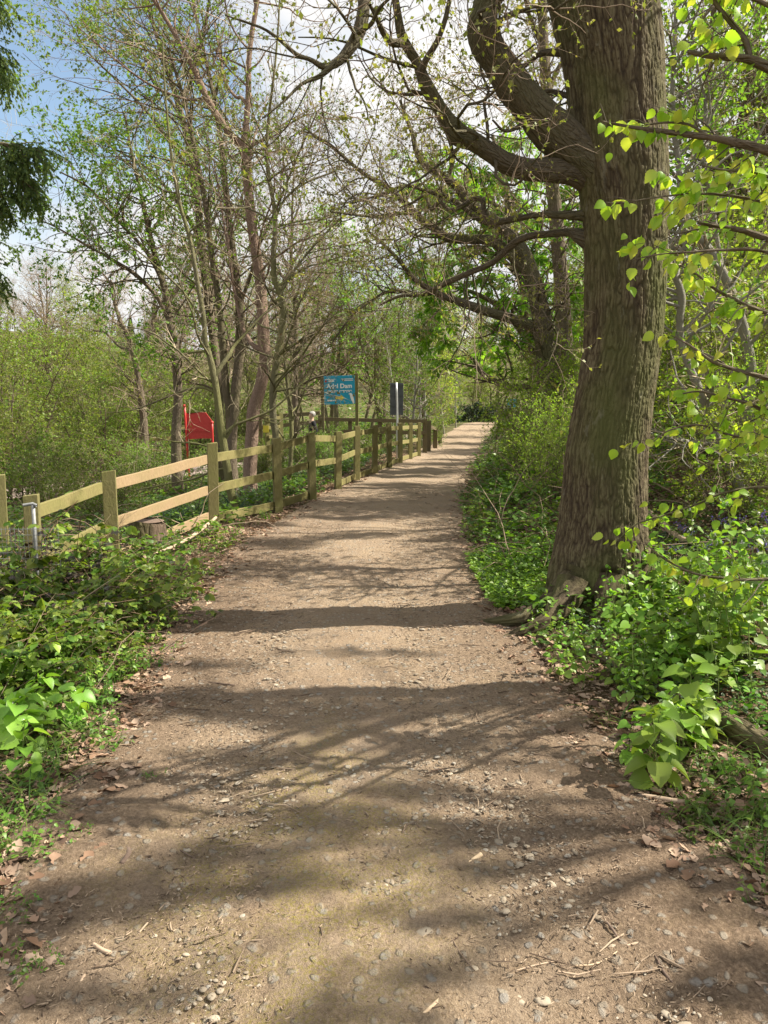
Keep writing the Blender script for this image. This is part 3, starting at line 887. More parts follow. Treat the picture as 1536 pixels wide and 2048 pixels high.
# limbs high above the frame and towards the camera: the roof of the oak
for az, el, ln, hz, r0 in ((180, 25, 5, 6.3, .14), (205, 20, 5.2, 6.6, .12), (140, 28, 5, 7, .12), (95, 35, 4, 8, .11)):
    st = np.array([[OAKLOC[0] - .15, OAKLOC[1] + .05, hz]])
    d = np.array([[math.cos(R(az)) * math.cos(R(el)), math.sin(R(az)) * math.cos(R(el)), math.sin(R(el))]])
    q = walk(st, d, np.array([ln]), 14, .2, .02)
    m.tubes(q, taper(np.array([r0]), 14, .2), 8)
    oaklines.append((q[0], taper(np.array([r0]), 14, .2)[0]))
mt = MB()
sp = [dict(c=150, l=(.7, 2.0), ang=62, aj=18, w=.24, trop=.03, n=8, rr=.35, rmax=.013, k=5, t0=.12),
      dict(c=700, l=(.3, .9), ang=55, aj=20, w=.28, trop=.01, n=6, rr=.55, k=4),
      dict(c=4200, l=(.12, .4), ang=55, aj=20, w=.3, trop=.02, n=4, rr=.55, rmin=.0016)]
lv = grow(oaklines, sp, [m, mt, mt], n0=30)
m.build('branch', M_oaklimb, oak, loc=OAKLOC); mt.build('twig_mass', M_twig, oak, loc=OAKLOC)
ml = MB(); leaf_on(ml, lv[-1], 14000, .027, TK, droop=.5)
ml.build('crown', M_lolive, oak, loc=OAKLOC)
mr_ = MB(); CRV2 = []
def root_disp(bk, rr):
    x, y, z = bk[..., 0], bk[..., 1], bk[..., 2]
    r1 = np.abs(vn(x * 50, y * 50, z * 8) - .5) * 2
    CRV2.append((np.clip(r1 * 2.0, 0, 1) * .42 + .1 * vn(x * 60, y * 60, z * 30)).ravel())
    return np.minimum(r1, .3) * .03 + (vn(x * 9, y * 9, z * 5) - .5) * .22 * rr - .008
for pts in ([(1165, 1140, 85, 5.4), (1110, 1165, 50, 5.3), (1050, 1188, 34, 5.15), (995, 1205, 24, 5.2), (955, 1216, 10, 5.3)],
            [(1150, 1165, 70, 5.3), (1095, 1200, 34, 5.0), (1045, 1228, 24, 4.95), (1005, 1248, 8, 4.9)],
            [(1215, 1135, 90, 5.35), (1214, 1178, 58, 5.15), (1204, 1215, 32, 5.0), (1198, 1240, 10, 4.9)],
            [(1270, 1120, 70, 5.5), (1310, 1150, 50, 5.4), (1360, 1175, 30, 5.35)]):
    q, ww = pline(pts, 5.3, 40)
    z = hgt(q[:, 0], q[:, 1]) - .012; t = np.linspace(0, 1, 40)
    q[:, 2] = q[:, 2] * (1 - t ** .5) + (z + .01) * t ** .5
    q, ww = q, ww
    mr_.tubes(q, ww, 60, root_disp)
mr_.crv = CRV2; mr_.build('root', M_oak, oak, loc=OAKLOC)

# ------------------------------------------------------------------ generic hero tree
def hero(name, label, cat, limbs, Y, bark, spec, leaf=None, twig=None, group=None, leafpart='crown', k0=12, jit=0.0, n0=16, zmin=None):
    """limbs: list of pixel polylines, the first is the trunk and is carried to the ground"""
    lines = []
    m = MB(); mt = MB()
    base = None
    for i, pts in enumerate(limbs):
        P, W = pline(pts, Y, 44, ground=(i == 0))
        if i == 0: base = P[0].copy(); base[2] = gz(base[0], base[1])
        else:
            # let side limbs swing in depth so the tree has a round head
            t = np.linspace(0, 1, len(P)) ** 1.3
            P = P + (np.array([0, 1.0, 0]) * (rs.choice([-1, 1]) * rs.uniform(.3, 1.1) * jit))[None] * t[:, None]
        m.tubes(P, W, k0, lambda bk, rr: (vn(bk[..., 0] * 9, bk[..., 1] * 9, bk[..., 2] * 5) - .5) * .16 * rr)
        lines.append((P, W))
    o = thing(name, label, cat, base, group)
    lv = grow(lines, spec, [m, mt], n0=n0) if spec else []
    m.build('trunk', bark, o, loc=base)
    if mt.n: mt.build('twig_mass', twig or M_twig, o, loc=base)
    if leaf:
        ml = MB()
        for cnt, size, tpl, droop, mat in leaf:
            leaf_on(ml, lv[-1], cnt, size, tpl, droop=droop, zmin=zmin)
        ml.build(leafpart, mat, o, loc=base)
    return o, lines, lv

def bare(c1, c2, c3, l1=(.8, 2.4), l2=(.4, 1.2), l3=(.15, .5), trop=.03, wg=.14, t0=.3, ang=50, rmax=.02):
    return [dict(c=c1, l=l1, ang=ang, w=wg, trop=trop, n=9, rr=.5, rmax=rmax, k=5, t0=t0, sh=.3),
            dict(c=c2, l=l2, ang=48, w=wg * 1.2, trop=trop, n=6, rr=.6, k=3),
            dict(c=c3, l=l3, ang=45, w=wg * 1.5, trop=trop, n=4, rr=.6, rmin=.0018)]

# --- the group behind the fence on the left
hero('young_tree', 'slender mossy young tree forking above the red board', 'tree',
     [[(472, 1028, 17), (462, 985, 17), (455, 940, 17), (447, 890, 16), (440, 840, 15), (434, 790, 14), (428, 752, 15), (420, 715, 11), (410, 680, 11), (408, 640, 10), (398, 585, 9), (388, 520, 8.5), (378, 470, 8), (360, 410, 7), (345, 330, 6), (335, 240, 5), (328, 150, 4), (325, 80, 3)],
      [(429, 754, 11), (442, 730, 9), (455, 708, 8), (462, 690, 6), (490, 655, 5), (520, 620, 4), (560, 590, 3)],
      [(409, 655, 7), (380, 600, 5), (345, 560, 4), (300, 520, 3), (240, 470, 2.2), (180, 380, 1.6), (130, 270, 1.2)],
      [(432, 785, 7), (400, 775, 5), (360, 782, 4.5), (310, 800, 3.5), (250, 820, 2.5), (190, 826, 1.8)],
      [(447, 870, 7), (470, 850, 6), (500, 838, 5), (540, 820, 4), (575, 790, 3), (600, 765, 2.2), (620, 735, 1.6)],
      [(455, 935, 6), (420, 945, 5), (380, 960, 4), (320, 972, 3), (260, 985, 2)]],
     10.7, M_mossy, bare(40, 150, 420, (.6, 2.2), (.3, 1.0), trop=.0, t0=.15, ang=60), leaf=[(320, .03, TK, .4, M_lfresh)], twig=M_twigpale, jit=.5)
hero('pinkish_tree', 'thick tree with flaking pinkish bark forking wide near the frame top', 'tree',
     [[(500, 950, 27), (501, 915, 26), (503, 880, 26), (506, 830, 26), (513, 798, 25), (524, 760, 25), (530, 720, 24), (528, 680, 24), (524, 620, 23), (520, 560, 22), (511, 500, 21), (503, 440, 20), (497, 380, 19), (492, 325, 19), (489, 290, 19), (492, 250, 12), (497, 190, 12), (497, 130, 11), (503, 70, 10), (515, 0, 9), (525, -80, 6)],
      [(489, 295, 15), (470, 278, 14), (450, 255, 14), (430, 225, 13), (412, 190, 12), (395, 150, 11), (375, 115, 10), (350, 70, 8), (325, 30, 7), (300, 0, 6), (270, -50, 4)],
      [(497, 215, 8), (480, 190, 7), (465, 180, 6), (440, 140, 5), (420, 60, 4), (405, -10, 3)],
      [(412, 190, 7), (400, 205, 6), (370, 210, 5), (310, 190, 4), (250, 150, 3), (200, 110, 2)],
      [(524, 700, 12), (505, 690, 10), (490, 670, 8), (475, 640, 7), (455, 560, 6), (440, 480, 5), (420, 380, 4), (400, 280, 3)]],
     14.0, M_pink, bare(75, 420, 1500, (.9, 3.2), (.5, 1.5), (.2, .6), trop=.01, t0=.35), leaf=[(8000, .046, TK, .3, M_lfresh)], jit=1.0)
hero('young_tree', 'thin mossy leaning tree just right of the pinkish trunk', 'tree',
     [[(552, 880, 14), (548, 850, 14), (545, 800, 14), (549, 750, 14), (557, 700, 14), (565, 650, 14), (567, 620, 13), (560, 585, 13), (549, 560, 12), (547, 520, 10), (550, 470, 10), (549, 420, 9), (540, 370, 8), (533, 310, 7), (538, 230, 6), (548, 150, 5), (556, 60, 4), (560, -20, 3)],
      [(560, 588, 8), (575, 560, 6), (600, 520, 5), (640, 470, 4), (690, 420, 3), (740, 390, 2)],
      [(549, 440, 6), (570, 390, 5), (610, 350, 4), (660, 320, 3)],
      [(555, 715, 6), (572, 695, 5), (590, 650, 4), (612, 600, 3), (650, 560, 2)]],
     13.0, M_mossy, bare(60, 260, 900, (.7, 2.6), (.4, 1.2), trop=-.01, t0=.2, ang=58), leaf=[(700, .034, TK, .3, M_lbronze)], twig=M_twigpale, jit=.8)
hero('young_tree', 'short pale sapling stem between the fence and the blue sign', 'tree',
     [[(578, 960, 9), (582, 910, 9), (583, 860, 8), (580, 820, 8), (576, 780, 7), (571, 735, 6), (566, 690, 4), (562, 640, 3)],
      [(583, 845, 5), (597, 812, 4), (618, 760, 3), (640, 715, 2.4), (670, 670, 1.6)]],
     13.6, M_mossy, bare(26, 90, 260, (.6, 1.9), (.3, .9), t0=.2, ang=60), leaf=[(120, .03, TK, .3, M_lfresh)], twig=M_twigpale)
hero('twin_trunk_tree', 'dark pair of ivy scarred trunks between the red board and pinkish tree', 'tree',
     [[(462, 935, 26), (463, 890, 22), (466, 840, 20), (471, 780, 20), (478, 720, 19), (480, 670, 18), (478, 600, 16), (468, 520, 15), (458, 440, 13), (450, 360, 12), (440, 270, 10), (425, 180, 8), (405, 90, 6), (385, 0, 5)],
      [(466, 850, 16), (455, 800, 15), (450, 740, 15), (447, 680, 14), (440, 600, 13), (428, 510, 12), (418, 420, 11), (400, 320, 9), (380, 220, 7), (350, 120, 5)],
      [(478, 610, 8), (500, 560, 7), (520, 500, 6), (560, 420, 5), (600, 330, 4), (640, 250, 3)],
      [(480, 700, 10), (497, 660, 9), (515, 625, 8), (530, 600, 7), (570, 520, 5), (600, 440, 4)]],
     15.5, M_brown, bare(110, 600, 2300, (1.0, 3.4), (.5, 1.6), (.2, .7), trop=.015, t0=.25), leaf=[(8000, .046, TK, .3, M_lfresh)], jit=1.2)
hero('hawthorn', 'leafy hawthorn with fresh green sprays against the sky on the left', 'tree',
     [[(352, 880, 20), (356, 800, 18), (352, 720, 17), (340, 640, 15), (330, 580, 14), (312, 520, 12), (295, 450, 10), (280, 380, 8), (262, 300, 6), (250, 230, 4)],
      [(345, 660, 10), (320, 600, 9), (280, 555, 8), (235, 525, 6), (190, 500, 5), (140, 470, 3), (100, 455, 2)],
      [(330, 575, 9), (300, 510, 7), (250, 450, 6), (210, 400, 4), (170, 380, 3)],
      [(335, 610, 8), (370, 540, 7), (390, 470, 6), (400, 400, 4), (395, 330, 3)],
      [(300, 470, 6), (330, 400, 5), (350, 320, 4), (340, 240, 3)]],
     17.0, M_brown, bare(110, 600, 1900, (.8, 2.6), (.4, 1.3), (.2, .6), trop=0, t0=.3, ang=58), leaf=[(19000, .06, TK, .25, M_lfresh)], jit=1.5)
hero('tall_leafy_tree', 'tall open tree spreading pale green leaves across the upper left sky', 'tree',
     [[(440, 880, 20), (437, 780, 18), (428, 690, 17), (416, 600, 16), (404, 500, 17), (395, 400, 15), (380, 300, 14), (360, 220, 12), (335, 140, 10), (310, 60, 8), (285, -20, 6)],
      [(395, 400, 10), (370, 330, 9), (330, 270, 7), (290, 220, 5), (240, 170, 4), (190, 120, 3), (150, 50, 2)],
      [(380, 300, 9), (360, 230, 8), (300, 150, 6), (255, 90, 5), (220, 30, 3), (200, -20, 2)],
      [(360, 220, 8), (400, 130, 7), (430, 60, 5), (450, -20, 4)],
      [(402, 480, 8), (350, 400, 7), (300, 340, 5), (250, 300, 4), (200, 270, 3)]],
     18.0, M_brown, bare(110, 620, 2200, (1, 3.2), (.5, 1.5), (.2, .7), trop=0, t0=.35, ang=52), leaf=[(15000, .06, TK, .3, M_lfresh)], jit=1.6)
hero('small_tree', 'small dark tree standing above the rail barrier on the left', 'tree',
     [[(288, 850, 15), (283, 800, 14), (276, 750, 13), (268, 710, 12), (255, 670, 10), (240, 640, 8), (228, 600, 6), (222, 560, 4)],
      [(274, 740, 8), (285, 700, 7), (290, 650, 6), (288, 590, 4), (295, 540, 3)],
      [(262, 700, 7), (230, 690, 6), (190, 660, 4), (150, 650, 3)]],
     24.0, M_brown, bare(60, 320, 1100, (.9, 2.6), (.5, 1.4), (.2, .7), t0=.3), leaf=[(1500, .06, TK, .2, M_lolive)], jit=1.5)

# --- behind the path on the right: straight grey trunk, sprawling oak, chestnut
hero('tall_tree', 'straight grey trunk rising on the bank left of the big oak', 'tree',
     [[(1135, 735, 36), (1130, 690, 33), (1126, 620, 31), (1120, 540, 29), (1113, 450, 28), (1105, 370, 27), (1099, 280, 25), (1094, 190, 23), (1088, 100, 21), (1085, 20, 19), (1082, -80, 15), (1080, -200, 10)],
      [(1094, 190, 11), (1120, 130, 9), (1150, 90, 8), (1190, 40, 6), (1230, -10, 5)],
      [(1099, 270, 9), (1070, 220, 8), (1040, 180, 7), (1000, 120, 5), (960, 90, 4)],
      [(1088, 90, 9), (1050, 50, 8), (1020, 0, 6), (980, -40, 5)],
      [(1105, 350, 8), (1150, 300, 7), (1190, 240, 6), (1240, 190, 4)]],
     15.0, M_brown, bare(90, 480, 2000, (.9, 3), (.5, 1.4), (.2, .6), t0=.35, wg=.2), leaf=[(7000, .045, TK, .4, M_lolive)], jit=1.5)
hero('sprawling_tree', 'gnarled oak with long twisting limbs reaching left over the path', 'tree',
     [[(1098, 760, 46), (1092, 700, 42), (1085, 650, 40), (1076, 600, 37), (1065, 555, 33), (1050, 515, 31), (1030, 480, 28), (1000, 450, 25), (965, 425, 22), (932, 402, 20), (920, 378, 19), (900, 362, 18), (875, 345, 15), (848, 328, 14), (832, 300, 11), (826, 270, 9), (812, 235, 7), (800, 200, 5)],
      [(1068, 565, 24), (1040, 525, 21), (1010, 500, 20), (985, 478, 20), (940, 474, 20), (895, 468, 19), (868, 445, 17), (842, 428, 15), (818, 398, 14), (795, 375, 12), (770, 350, 11), (735, 330, 9), (700, 300, 8), (660, 262, 7), (620, 235, 5), (590, 200, 4)],
      [(1088, 655, 25), (1050, 648, 22), (1015, 636, 20), (975, 625, 19), (935, 612, 17), (895, 598, 14), (858, 582, 12), (825, 560, 10), (800, 530, 8), (770, 500, 6), (735, 470, 4)],
      [(1000, 452, 14), (960, 440, 12), (920, 412, 11), (885, 395, 10), (850, 388, 8), (810, 380, 6), (760, 400, 5), (700, 420, 4)],
      [(868, 585, 9), (840, 590, 8), (800, 584, 7), (770, 590, 6), (740, 610, 5), (705, 640, 4), (670, 690, 3)],
      [(842, 428, 9), (800, 432, 8), (760, 446, 7), (720, 452, 5), (670, 455, 4)],
      [(895, 360, 9), (905, 320, 8), (895, 280, 7), (870, 240, 5), (860, 200, 4)]],
     12.5, M_oaklimb, [dict(c=150, l=(.8, 2.4), ang=62, aj=18, w=.26, trop=.03, n=10, rr=.4, rmax=.017, k=5, t0=.15),
                   dict(c=700, l=(.4, 1.2), ang=55, aj=20, w=.28, trop=.02, n=6, rr=.55, k=3),
                   dict(c=5200, l=(.15, .5), ang=52, aj=20, w=.3, trop=.02, n=4, rr=.55, rmin=.002)],
     leaf=[(14000, .038, TK, .5, M_lolive)], jit=.9, n0=24)
hero('chestnut_tree', 'chestnut with drooping vivid green fingered leaves over the path', 'tree',
     [[(1075, 800, 30), (1070, 720, 27), (1058, 640, 25), (1045, 560, 22), (1030, 480, 19), (1015, 400, 15), (1000, 330, 11), (985, 270, 7)],
      [(1066, 700, 14), (1030, 650, 12), (985, 610, 10), (940, 590, 8), (890, 580, 5), (850, 575, 3)],
      [(1070, 770, 16), (1040, 775, 15), (1010, 770, 14), (985, 755, 12), (968, 740, 10), (958, 718, 7), (940, 700, 4)],
      [(1045, 560, 12), (1000, 520, 10), (950, 500, 8), (900, 510, 5)],
      [(1030, 480, 10), (1080, 430, 8), (1120, 400, 7), (1150, 380, 5)],
      [(1020, 430, 9), (960, 380, 8), (900, 350, 6), (850, 350, 4)],
      [(1058, 640, 10), (1100, 590, 9), (1140, 560, 7), (1165, 550, 5)]],
     18.5, M_brown, [dict(c=90, l=(.8, 2.6), ang=58, w=.12, trop=-.01, n=8, rr=.5, rmax=.03, k=4, t0=.2),
                 dict(c=420, l=(.4, 1.3), ang=50, w=.14, trop=-.02, n=5, rr=.55, k=3)],
     leaf=[(3400, .19, T_PALM, .6, M_lbright)], jit=1.6, zmin=2.5)

# --- pale stems on the bank to the right of the oak
hero('pale_stem_tree', 'leaning pale stem crossing low behind the big oak roots', 'tree',
     [[(1521, 1068, 24), (1502, 1025, 22), (1488, 990, 20), (1470, 955, 18), (1450, 915, 17), (1432, 872, 17), (1418, 830, 17), (1405, 795, 16), (1388, 755, 16), (1375, 725, 14), (1362, 680, 13), (1360, 635, 14), (1364, 600, 15), (1358, 570, 14), (1345, 545, 13), (1336, 515, 12), (1330, 470, 10), (1322, 420, 8)],
      [(1440, 890, 8), (1400, 885, 7), (1350, 880, 7), (1310, 872, 6)]],
     6.6, M_grey, bare(40, 130, 360, (.5, 1.6), (.3, .8), (.12, .35), t0=.2, ang=60), leaf=[(900, .045, TF, .3, M_lfresh)], twig=M_twigpale, jit=.4)
hero('silver_birch', 'silvery upright stem kinking left at head height on the bank', 'tree',
     [[(1508, 1010, 24), (1500, 975, 22), (1492, 940, 21), (1488, 890, 22), (1494, 840, 23), (1500, 790, 21), (1502, 740, 21), (1495, 690, 20), (1482, 640, 19), (1468, 600, 19), (1455, 565, 19), (1438, 530, 17), (1420, 500, 16), (1402, 480, 15), (1384, 455, 14), (1370, 425, 13), (1362, 380, 13), (1356, 320, 12), (1350, 260, 11), (1345, 190, 10), (1348, 110, 9), (1352, 20, 8), (1355, -80, 5)],
      [(1450, 560, 9), (1440, 500, 8), (1436, 450, 8), (1430, 385, 8), (1420, 330, 8), (1424, 260, 8), (1432, 190, 7), (1420, 110, 6), (1412, 30, 5), (1405, -40, 4)],
      [(1362, 380, 6), (1395, 330, 5), (1440, 300, 4), (1490, 280, 3)]],
     7.4, M_grey, bare(70, 300, 1000, (.5, 1.8), (.3, .9), (.12, .4), t0=.25, ang=55), leaf=[(4200, .042, TF, .3, M_lfresh)], jit=.6)
hero('bank_tree', 'dark forked tree at the right edge behind the silvery stem', 'tree',
     [[(1470, 800, 40), (1468, 700, 38), (1462, 600, 36), (1455, 500, 36), (1452, 420, 38), (1458, 350, 34), (1475, 280, 24), (1495, 200, 20), (1510, 100, 16), (1520, 0, 12)],
      [(1455, 380, 20), (1430, 320, 16), (1400, 250, 14), (1385, 170, 12), (1378, 80, 10), (1375, -20, 8)],
      [(1458, 340, 18), (1500, 290, 15), (1545, 250, 12), (1600, 200, 9)],
      [(1468, 640, 16), (1420, 590, 13), (1380, 560, 10), (1350, 520, 8)]],
     13.0, M_brown, bare(90, 480, 1700, (.8, 2.6), (.5, 1.4), (.2, .6), t0=.2), leaf=[(9000, .055, TK, .3, M_lfresh)], jit=1.2)

# ------------------------------------------------------------------ lime tree just outside the frame, its leafy boughs reach in
LB = np.array([3.05, 4.15, 0]); LB[2] = gz(LB[0], LB[1])
lime = thing('lime_tree', 'young lime whose drooping boughs of translucent yellow green leaves enter from the right', 'tree', LB)
tm = MB(); tt = MB(); tl = MB()
tP = crom([LB - [0, 0, .2], LB + [0.03, 0, 1], LB + [-.02, .05, 2.2], LB + [.05, .1, 3.5], LB + [.0, .1, 5.2], LB + [.1, .15, 7]], 40)
tW = np.interp(np.linspace(0, 1, 40), [0, .1, 1], [.14, .105, .03])
tm.tubes(tP, tW, 14)
boughs = [
 ([(1640, 345, 30), (1536, 302, 24), (1470, 285, 20), (1420, 275, 17), (1350, 266, 14), (1290, 258, 10), (1240, 250, 7), (1205, 243, 4)], 3.2),
 ([(1420, 276, 9), (1380, 250, 7), (1335, 245, 6), (1290, 250, 4)], 3.2),
 ([(1660, 200, 32), (1580, 160, 28), (1530, 132, 26), (1495, 118, 22), (1450, 114, 17), (1410, 110, 14), (1375, 103, 9)], 3.0),
 ([(1500, 119, 18), (1490, 80, 16), (1462, 45, 14), (1430, 5, 12), (1410, -40, 9)], 3.0),
 ([(1650, 520, 22), (1536, 478, 17), (1480, 460, 14), (1430, 452, 10), (1395, 445, 7)], 3.1),
 ([(1650, 430, 14), (1536, 405, 9), (1450, 390, 7), (1380, 388, 5), (1310, 395, 4), (1250, 405, 3), (1205, 405, 2)], 2.9),
 ([(1650, 560, 14), (1536, 505, 9), (1450, 500, 7), (1370, 505, 5), (1310, 510, 3.5), (1265, 520, 2.5)], 2.9),
 ([(1650, 640, 18), (1536, 625, 13), (1480, 605, 10), (1430, 578, 8), (1395, 550, 5), (1360, 530, 4)], 3.3),
 ([(1650, 790, 18), (1536, 757, 13), (1480, 742, 11), (1430, 725, 9), (1400, 705, 8), (1375, 688, 5), (1345, 672, 3)], 3.2),
 ([(1650, 880, 15), (1536, 826, 11), (1500, 808, 9), (1450, 795, 7), (1400, 783, 5), (1350, 790, 3)], 3.5),
 ([(1650, 1000, 14), (1536, 975, 8), (1450, 985, 6), (1390, 1010, 5), (1330, 1030, 4), (1270, 1050, 3), (1230, 1085, 2)], 3.6),
 ([(1650, 1150, 12), (1536, 1158, 9), (1470, 1158, 7), (1400, 1150, 6), (1350, 1130, 5), (1315, 1108, 4), (1290, 1085, 3)], 3.3),
 ([(1650, 900, 14), (1536, 880, 8), (1460, 870, 6), (1400, 850, 5), (1340, 860, 4), (1305, 885, 2.5)], 3.5),
 ([(1650, 60, 20), (1560, 20, 14), (1500, -5, 11), (1440, -20, 8), (1380, -30, 6)], 3.0),
 ([(1650, 300, 14), (1560, 352, 10), (1500, 342, 8), (1450, 340, 6), (1400, 330, 4)], 2.8),
]
bl = []
for pts, y in boughs:
    P, W = pline(pts, y, 40)
    st = tP[np.argmin(np.abs(tP[:, 2] - P[0][2] + .2))]
    P = np.vstack([crom([st, (st + P[0]) / 2 + [0, 0, .08], P[0]], 10)[:-1], P]); W = np.concatenate([np.full(9, W[0]), W])
    W = W * .8
    tm.tubes(P, W, 8, lambda bk, rr: (vn(bk[..., 0] * 30, bk[..., 1] * 30, bk[..., 2] * 20) - .5) * .3 * rr)
    bl.append((P[8:], W[8:]))
lv = grow(bl, [dict(c=95, l=(.12, .42), ang=48, w=.14, trop=-.05, n=6, rr=.5, rmax=.004, k=4, t0=.35, rmin=.0012, bias=(0, .3, -.2))], [tt], n0=20)
for PR, cnt, t0 in ((lv[0], 190, .45), (lv[1], 560, .15)):
    pos, d, rad, t = kids(PR[0], PR[1], cnt, t0, 1, 60, 15)
    ax = nrm(d * .5 + rs.normal(size=(cnt, 3)) * .35 + np.array([-.15, 0, -.75]))
    nm = nrm(rs.normal(size=(cnt, 3)) * .45 + np.array([.2, -.6, .65]))
    tl.leaves(pos + ax * .012, ax, nm, rs.uniform(.026, .058, cnt), T_LIME)
# upper crown out of frame, throws the dappled shade on the near path
up = []
for az in range(0, 360, 45):
    for hz in (5.0, 6.4):
        aa = R(az + rs.uniform(-15, 15))
        q = walk(np.array([[LB[0], LB[1] + .1, LB[2] + hz + rs.uniform(-.3, .3)]]), np.array([[math.cos(aa), math.sin(aa), .5]]), np.array([rs.uniform(1.2, 2.4)]), 8, .15, -.02)
        rr_ = taper(np.array([.028]), 8, .25); tm.tubes(q, rr_, 5); up.append((q[0], rr_[0]))
lv2 = grow(up, [dict(c=60, l=(.3, .9), ang=45, w=.15, trop=-.03, n=5, rr=.5, k=3)], [tt])
leaf_on(tl, lv2[-1], 260, .06, TF, droop=.6)
tm.build('trunk', M_brown, lime, loc=LB); tt.build('twig_mass', M_twigdark, lime, loc=LB); tl.build('crown', M_lyell, lime, loc=LB)

# ------------------------------------------------------------------ conifer at the left edge
CB = np.array([-4.3, 6.0, 0]); CB[2] = gz(CB[0], CB[1])
con = thing('conifer', 'dark conifer with drooping feathery sprays at the upper left edge', 'tree', CB)
m = MB(); mc = MB()
m.tubes(np.array([CB + [0, 0, -.2], CB + [0, 0, 3], CB + [.05, 0, 9]]), np.array([.2, .16, .05]), 14)
brs = []
for pts in ([(-160, 290, 16), (-60, 280, 12), (20, 288, 9), (70, 300, 6), (108, 325, 3)], [(-160, 320, 14), (-60, 320, 10), (0, 330, 8), (45, 345, 6), (80, 375, 3)],
            [(-160, 350, 14), (-60, 360, 9), (-10, 380, 7), (35, 400, 4)], [(-150, 60, 12), (-60, 70, 9), (-20, 85, 6), (10, 120, 4), (30, 150, 2)],
            [(-150, -30, 12), (-60, -40, 9), (-10, -30, 5), (5, -5, 3)], [(-160, 470, 12), (-60, 480, 8), (-20, 505, 5), (5, 530, 3)],
            [(-160, 560, 12), (-60, 550, 8), (-25, 555, 5), (0, 575, 3)]):
    P, W = pline([(a_ - 18, b_, c_) for a_, b_, c_ in pts], 5.2, 30); P = np.vstack([[CB[0], CB[1], P[0][2] + .1], P]); W = np.r_[W[0], W]
    m.tubes(P, W, 6); brs.append((P[12:], W[12:]))
lv = grow(brs, [dict(c=150, l=(.12, .36), ang=50, w=.10, trop=(0, 0, -.16), n=7, rr=.5, rmax=.006, k=3, rmin=.0015, t0=.0),
                dict(c=900, l=(.08, .24), ang=45, w=.08, trop=(0, 0, -.22), n=5, rr=.5, rmin=.001, t0=.1)], [m, mc])
P, Rr = lv[-1]
pos, d, rad, t = kids(P, Rr, 17000, .0, 1, 35, 12)
mc.leaves(pos, nrm(d + [0, 0, -.5]), nrm(rs.normal(size=(17000, 3))), rs.uniform(.010, .028, 17000), TK)
pos, d, rad, t = kids(lv[1][0], lv[1][1], 5000, .0, 1, 35, 12)
mc.leaves(pos, nrm(d + [0, 0, -.5]), nrm(rs.normal(size=(5000, 3))), rs.uniform(.012, .03, 5000), TK)
m.build('trunk', M_brown, con, loc=CB); mc.build('crown', M_conifer, con, loc=CB)

# ------------------------------------------------------------------ fences
def bevel(o, wd=.006):
    b = o.modifiers.new('bevel', 'BEVEL'); b.width = wd; b.segments = 2; b.limit_method = 'ANGLE'
    return o
def post_at(parent, px, py, Y, wd, mat, base, rot=.45, name='post', lean=0.0, topz=None):
    t = at(px, py, Y); g = gz(t[0], t[1])
    if topz is not None: t[2] = g + topz
    A = np.array([[math.cos(rot), math.sin(rot), 0], [-math.sin(rot), math.cos(rot), 0], [0, 0, 1.]])
    m = MB(); h = t[2] - g + .2
    m.box([t[0], t[1], t[2] - h / 2], [wd / 2, wd / 2, h / 2], A)
    v = m.v[0]
    v[4:, 2] += (v[4:] - t)[:, 0] * .10 + rs.normal(0, .004, 4)
    v[:4, 0] += rs.normal(0, .012); v[4:, 0] += lean
    return bevel(m.build(name, mat, parent, smooth=False, loc=base)), t
def rail_between(parent, a, b, hh, th, mat, base, name='rail', sag=0):
    a = np.asarray(a, float); b = np.asarray(b, float)
    d = b - a; L = np.linalg.norm(d); d = d / L
    s = nrm(np.array([d[1], -d[0], 0])); u = np.cross(s, d)
    m = MB(); n = 9
    V = []; 
    for i in range(n):
        t = i / (n - 1); c = a + (b - a) * t - np.array([0, 0, sag * 4 * t * (1 - t)]) + u * rs.normal(0, .0025) + s * rs.normal(0, .002)
        for sy, sz in ((-1, -1), (1, -1), (1, 1), (-1, 1)):
            V.append(c + s * sy * th / 2 + u * sz * hh / 2)
    Q = [[0, 3, 2, 1], [4 * n - 4, 4 * n - 3, 4 * n - 2, 4 * n - 1]]
    for i in range(n - 1):
        for j in range(4):
            Q.append([4 * i + j, 4 * i + (j + 1) % 4, 4 * i + 4 + (j + 1) % 4, 4 * i + 4 + j])
    m.raw(np.array(V), Q)
    return bevel(m.build(name, mat, parent, smooth=False, loc=base), .004)

fp = [(62, 990, 6.3, .12), (217, 942, 7.6, .135), (424, 886, 9.6, .13), (552, 876, 11.2, .125), (621, 865, 12.7, .125), (676, 863, 14.4, .12), (714, 852, 16.2, .12), (750, 850, 18.0, .12), (777, 846.5, 19.8, .12), (800, 846, 21.6, .12), (821, 846, 23.4, .12), (838, 845, 25.0, .12)]
pb = at(424, 886, 9.6); FB = np.array([pb[0], pb[1], gz(pb[0], pb[1])])
fence = thing('wooden_fence', 'three rail timber fence with square mossy posts along the left of the path', 'fence', FB)
tops = []
for px, py, Y, wd in fp:
    o, t = post_at(fence, px, py, Y, wd, M_post, FB, rot=.35 + rs.normal(0, .06)); tops.append(t)
drops = [(.17, .62), (.16, .57), (.20, .60), (.15, .56), (.10, .55), (.14, .56), (.16, .57), (.14, .57), (.14, .57), (.14, .57), (.14, .57), (.14, .57)]
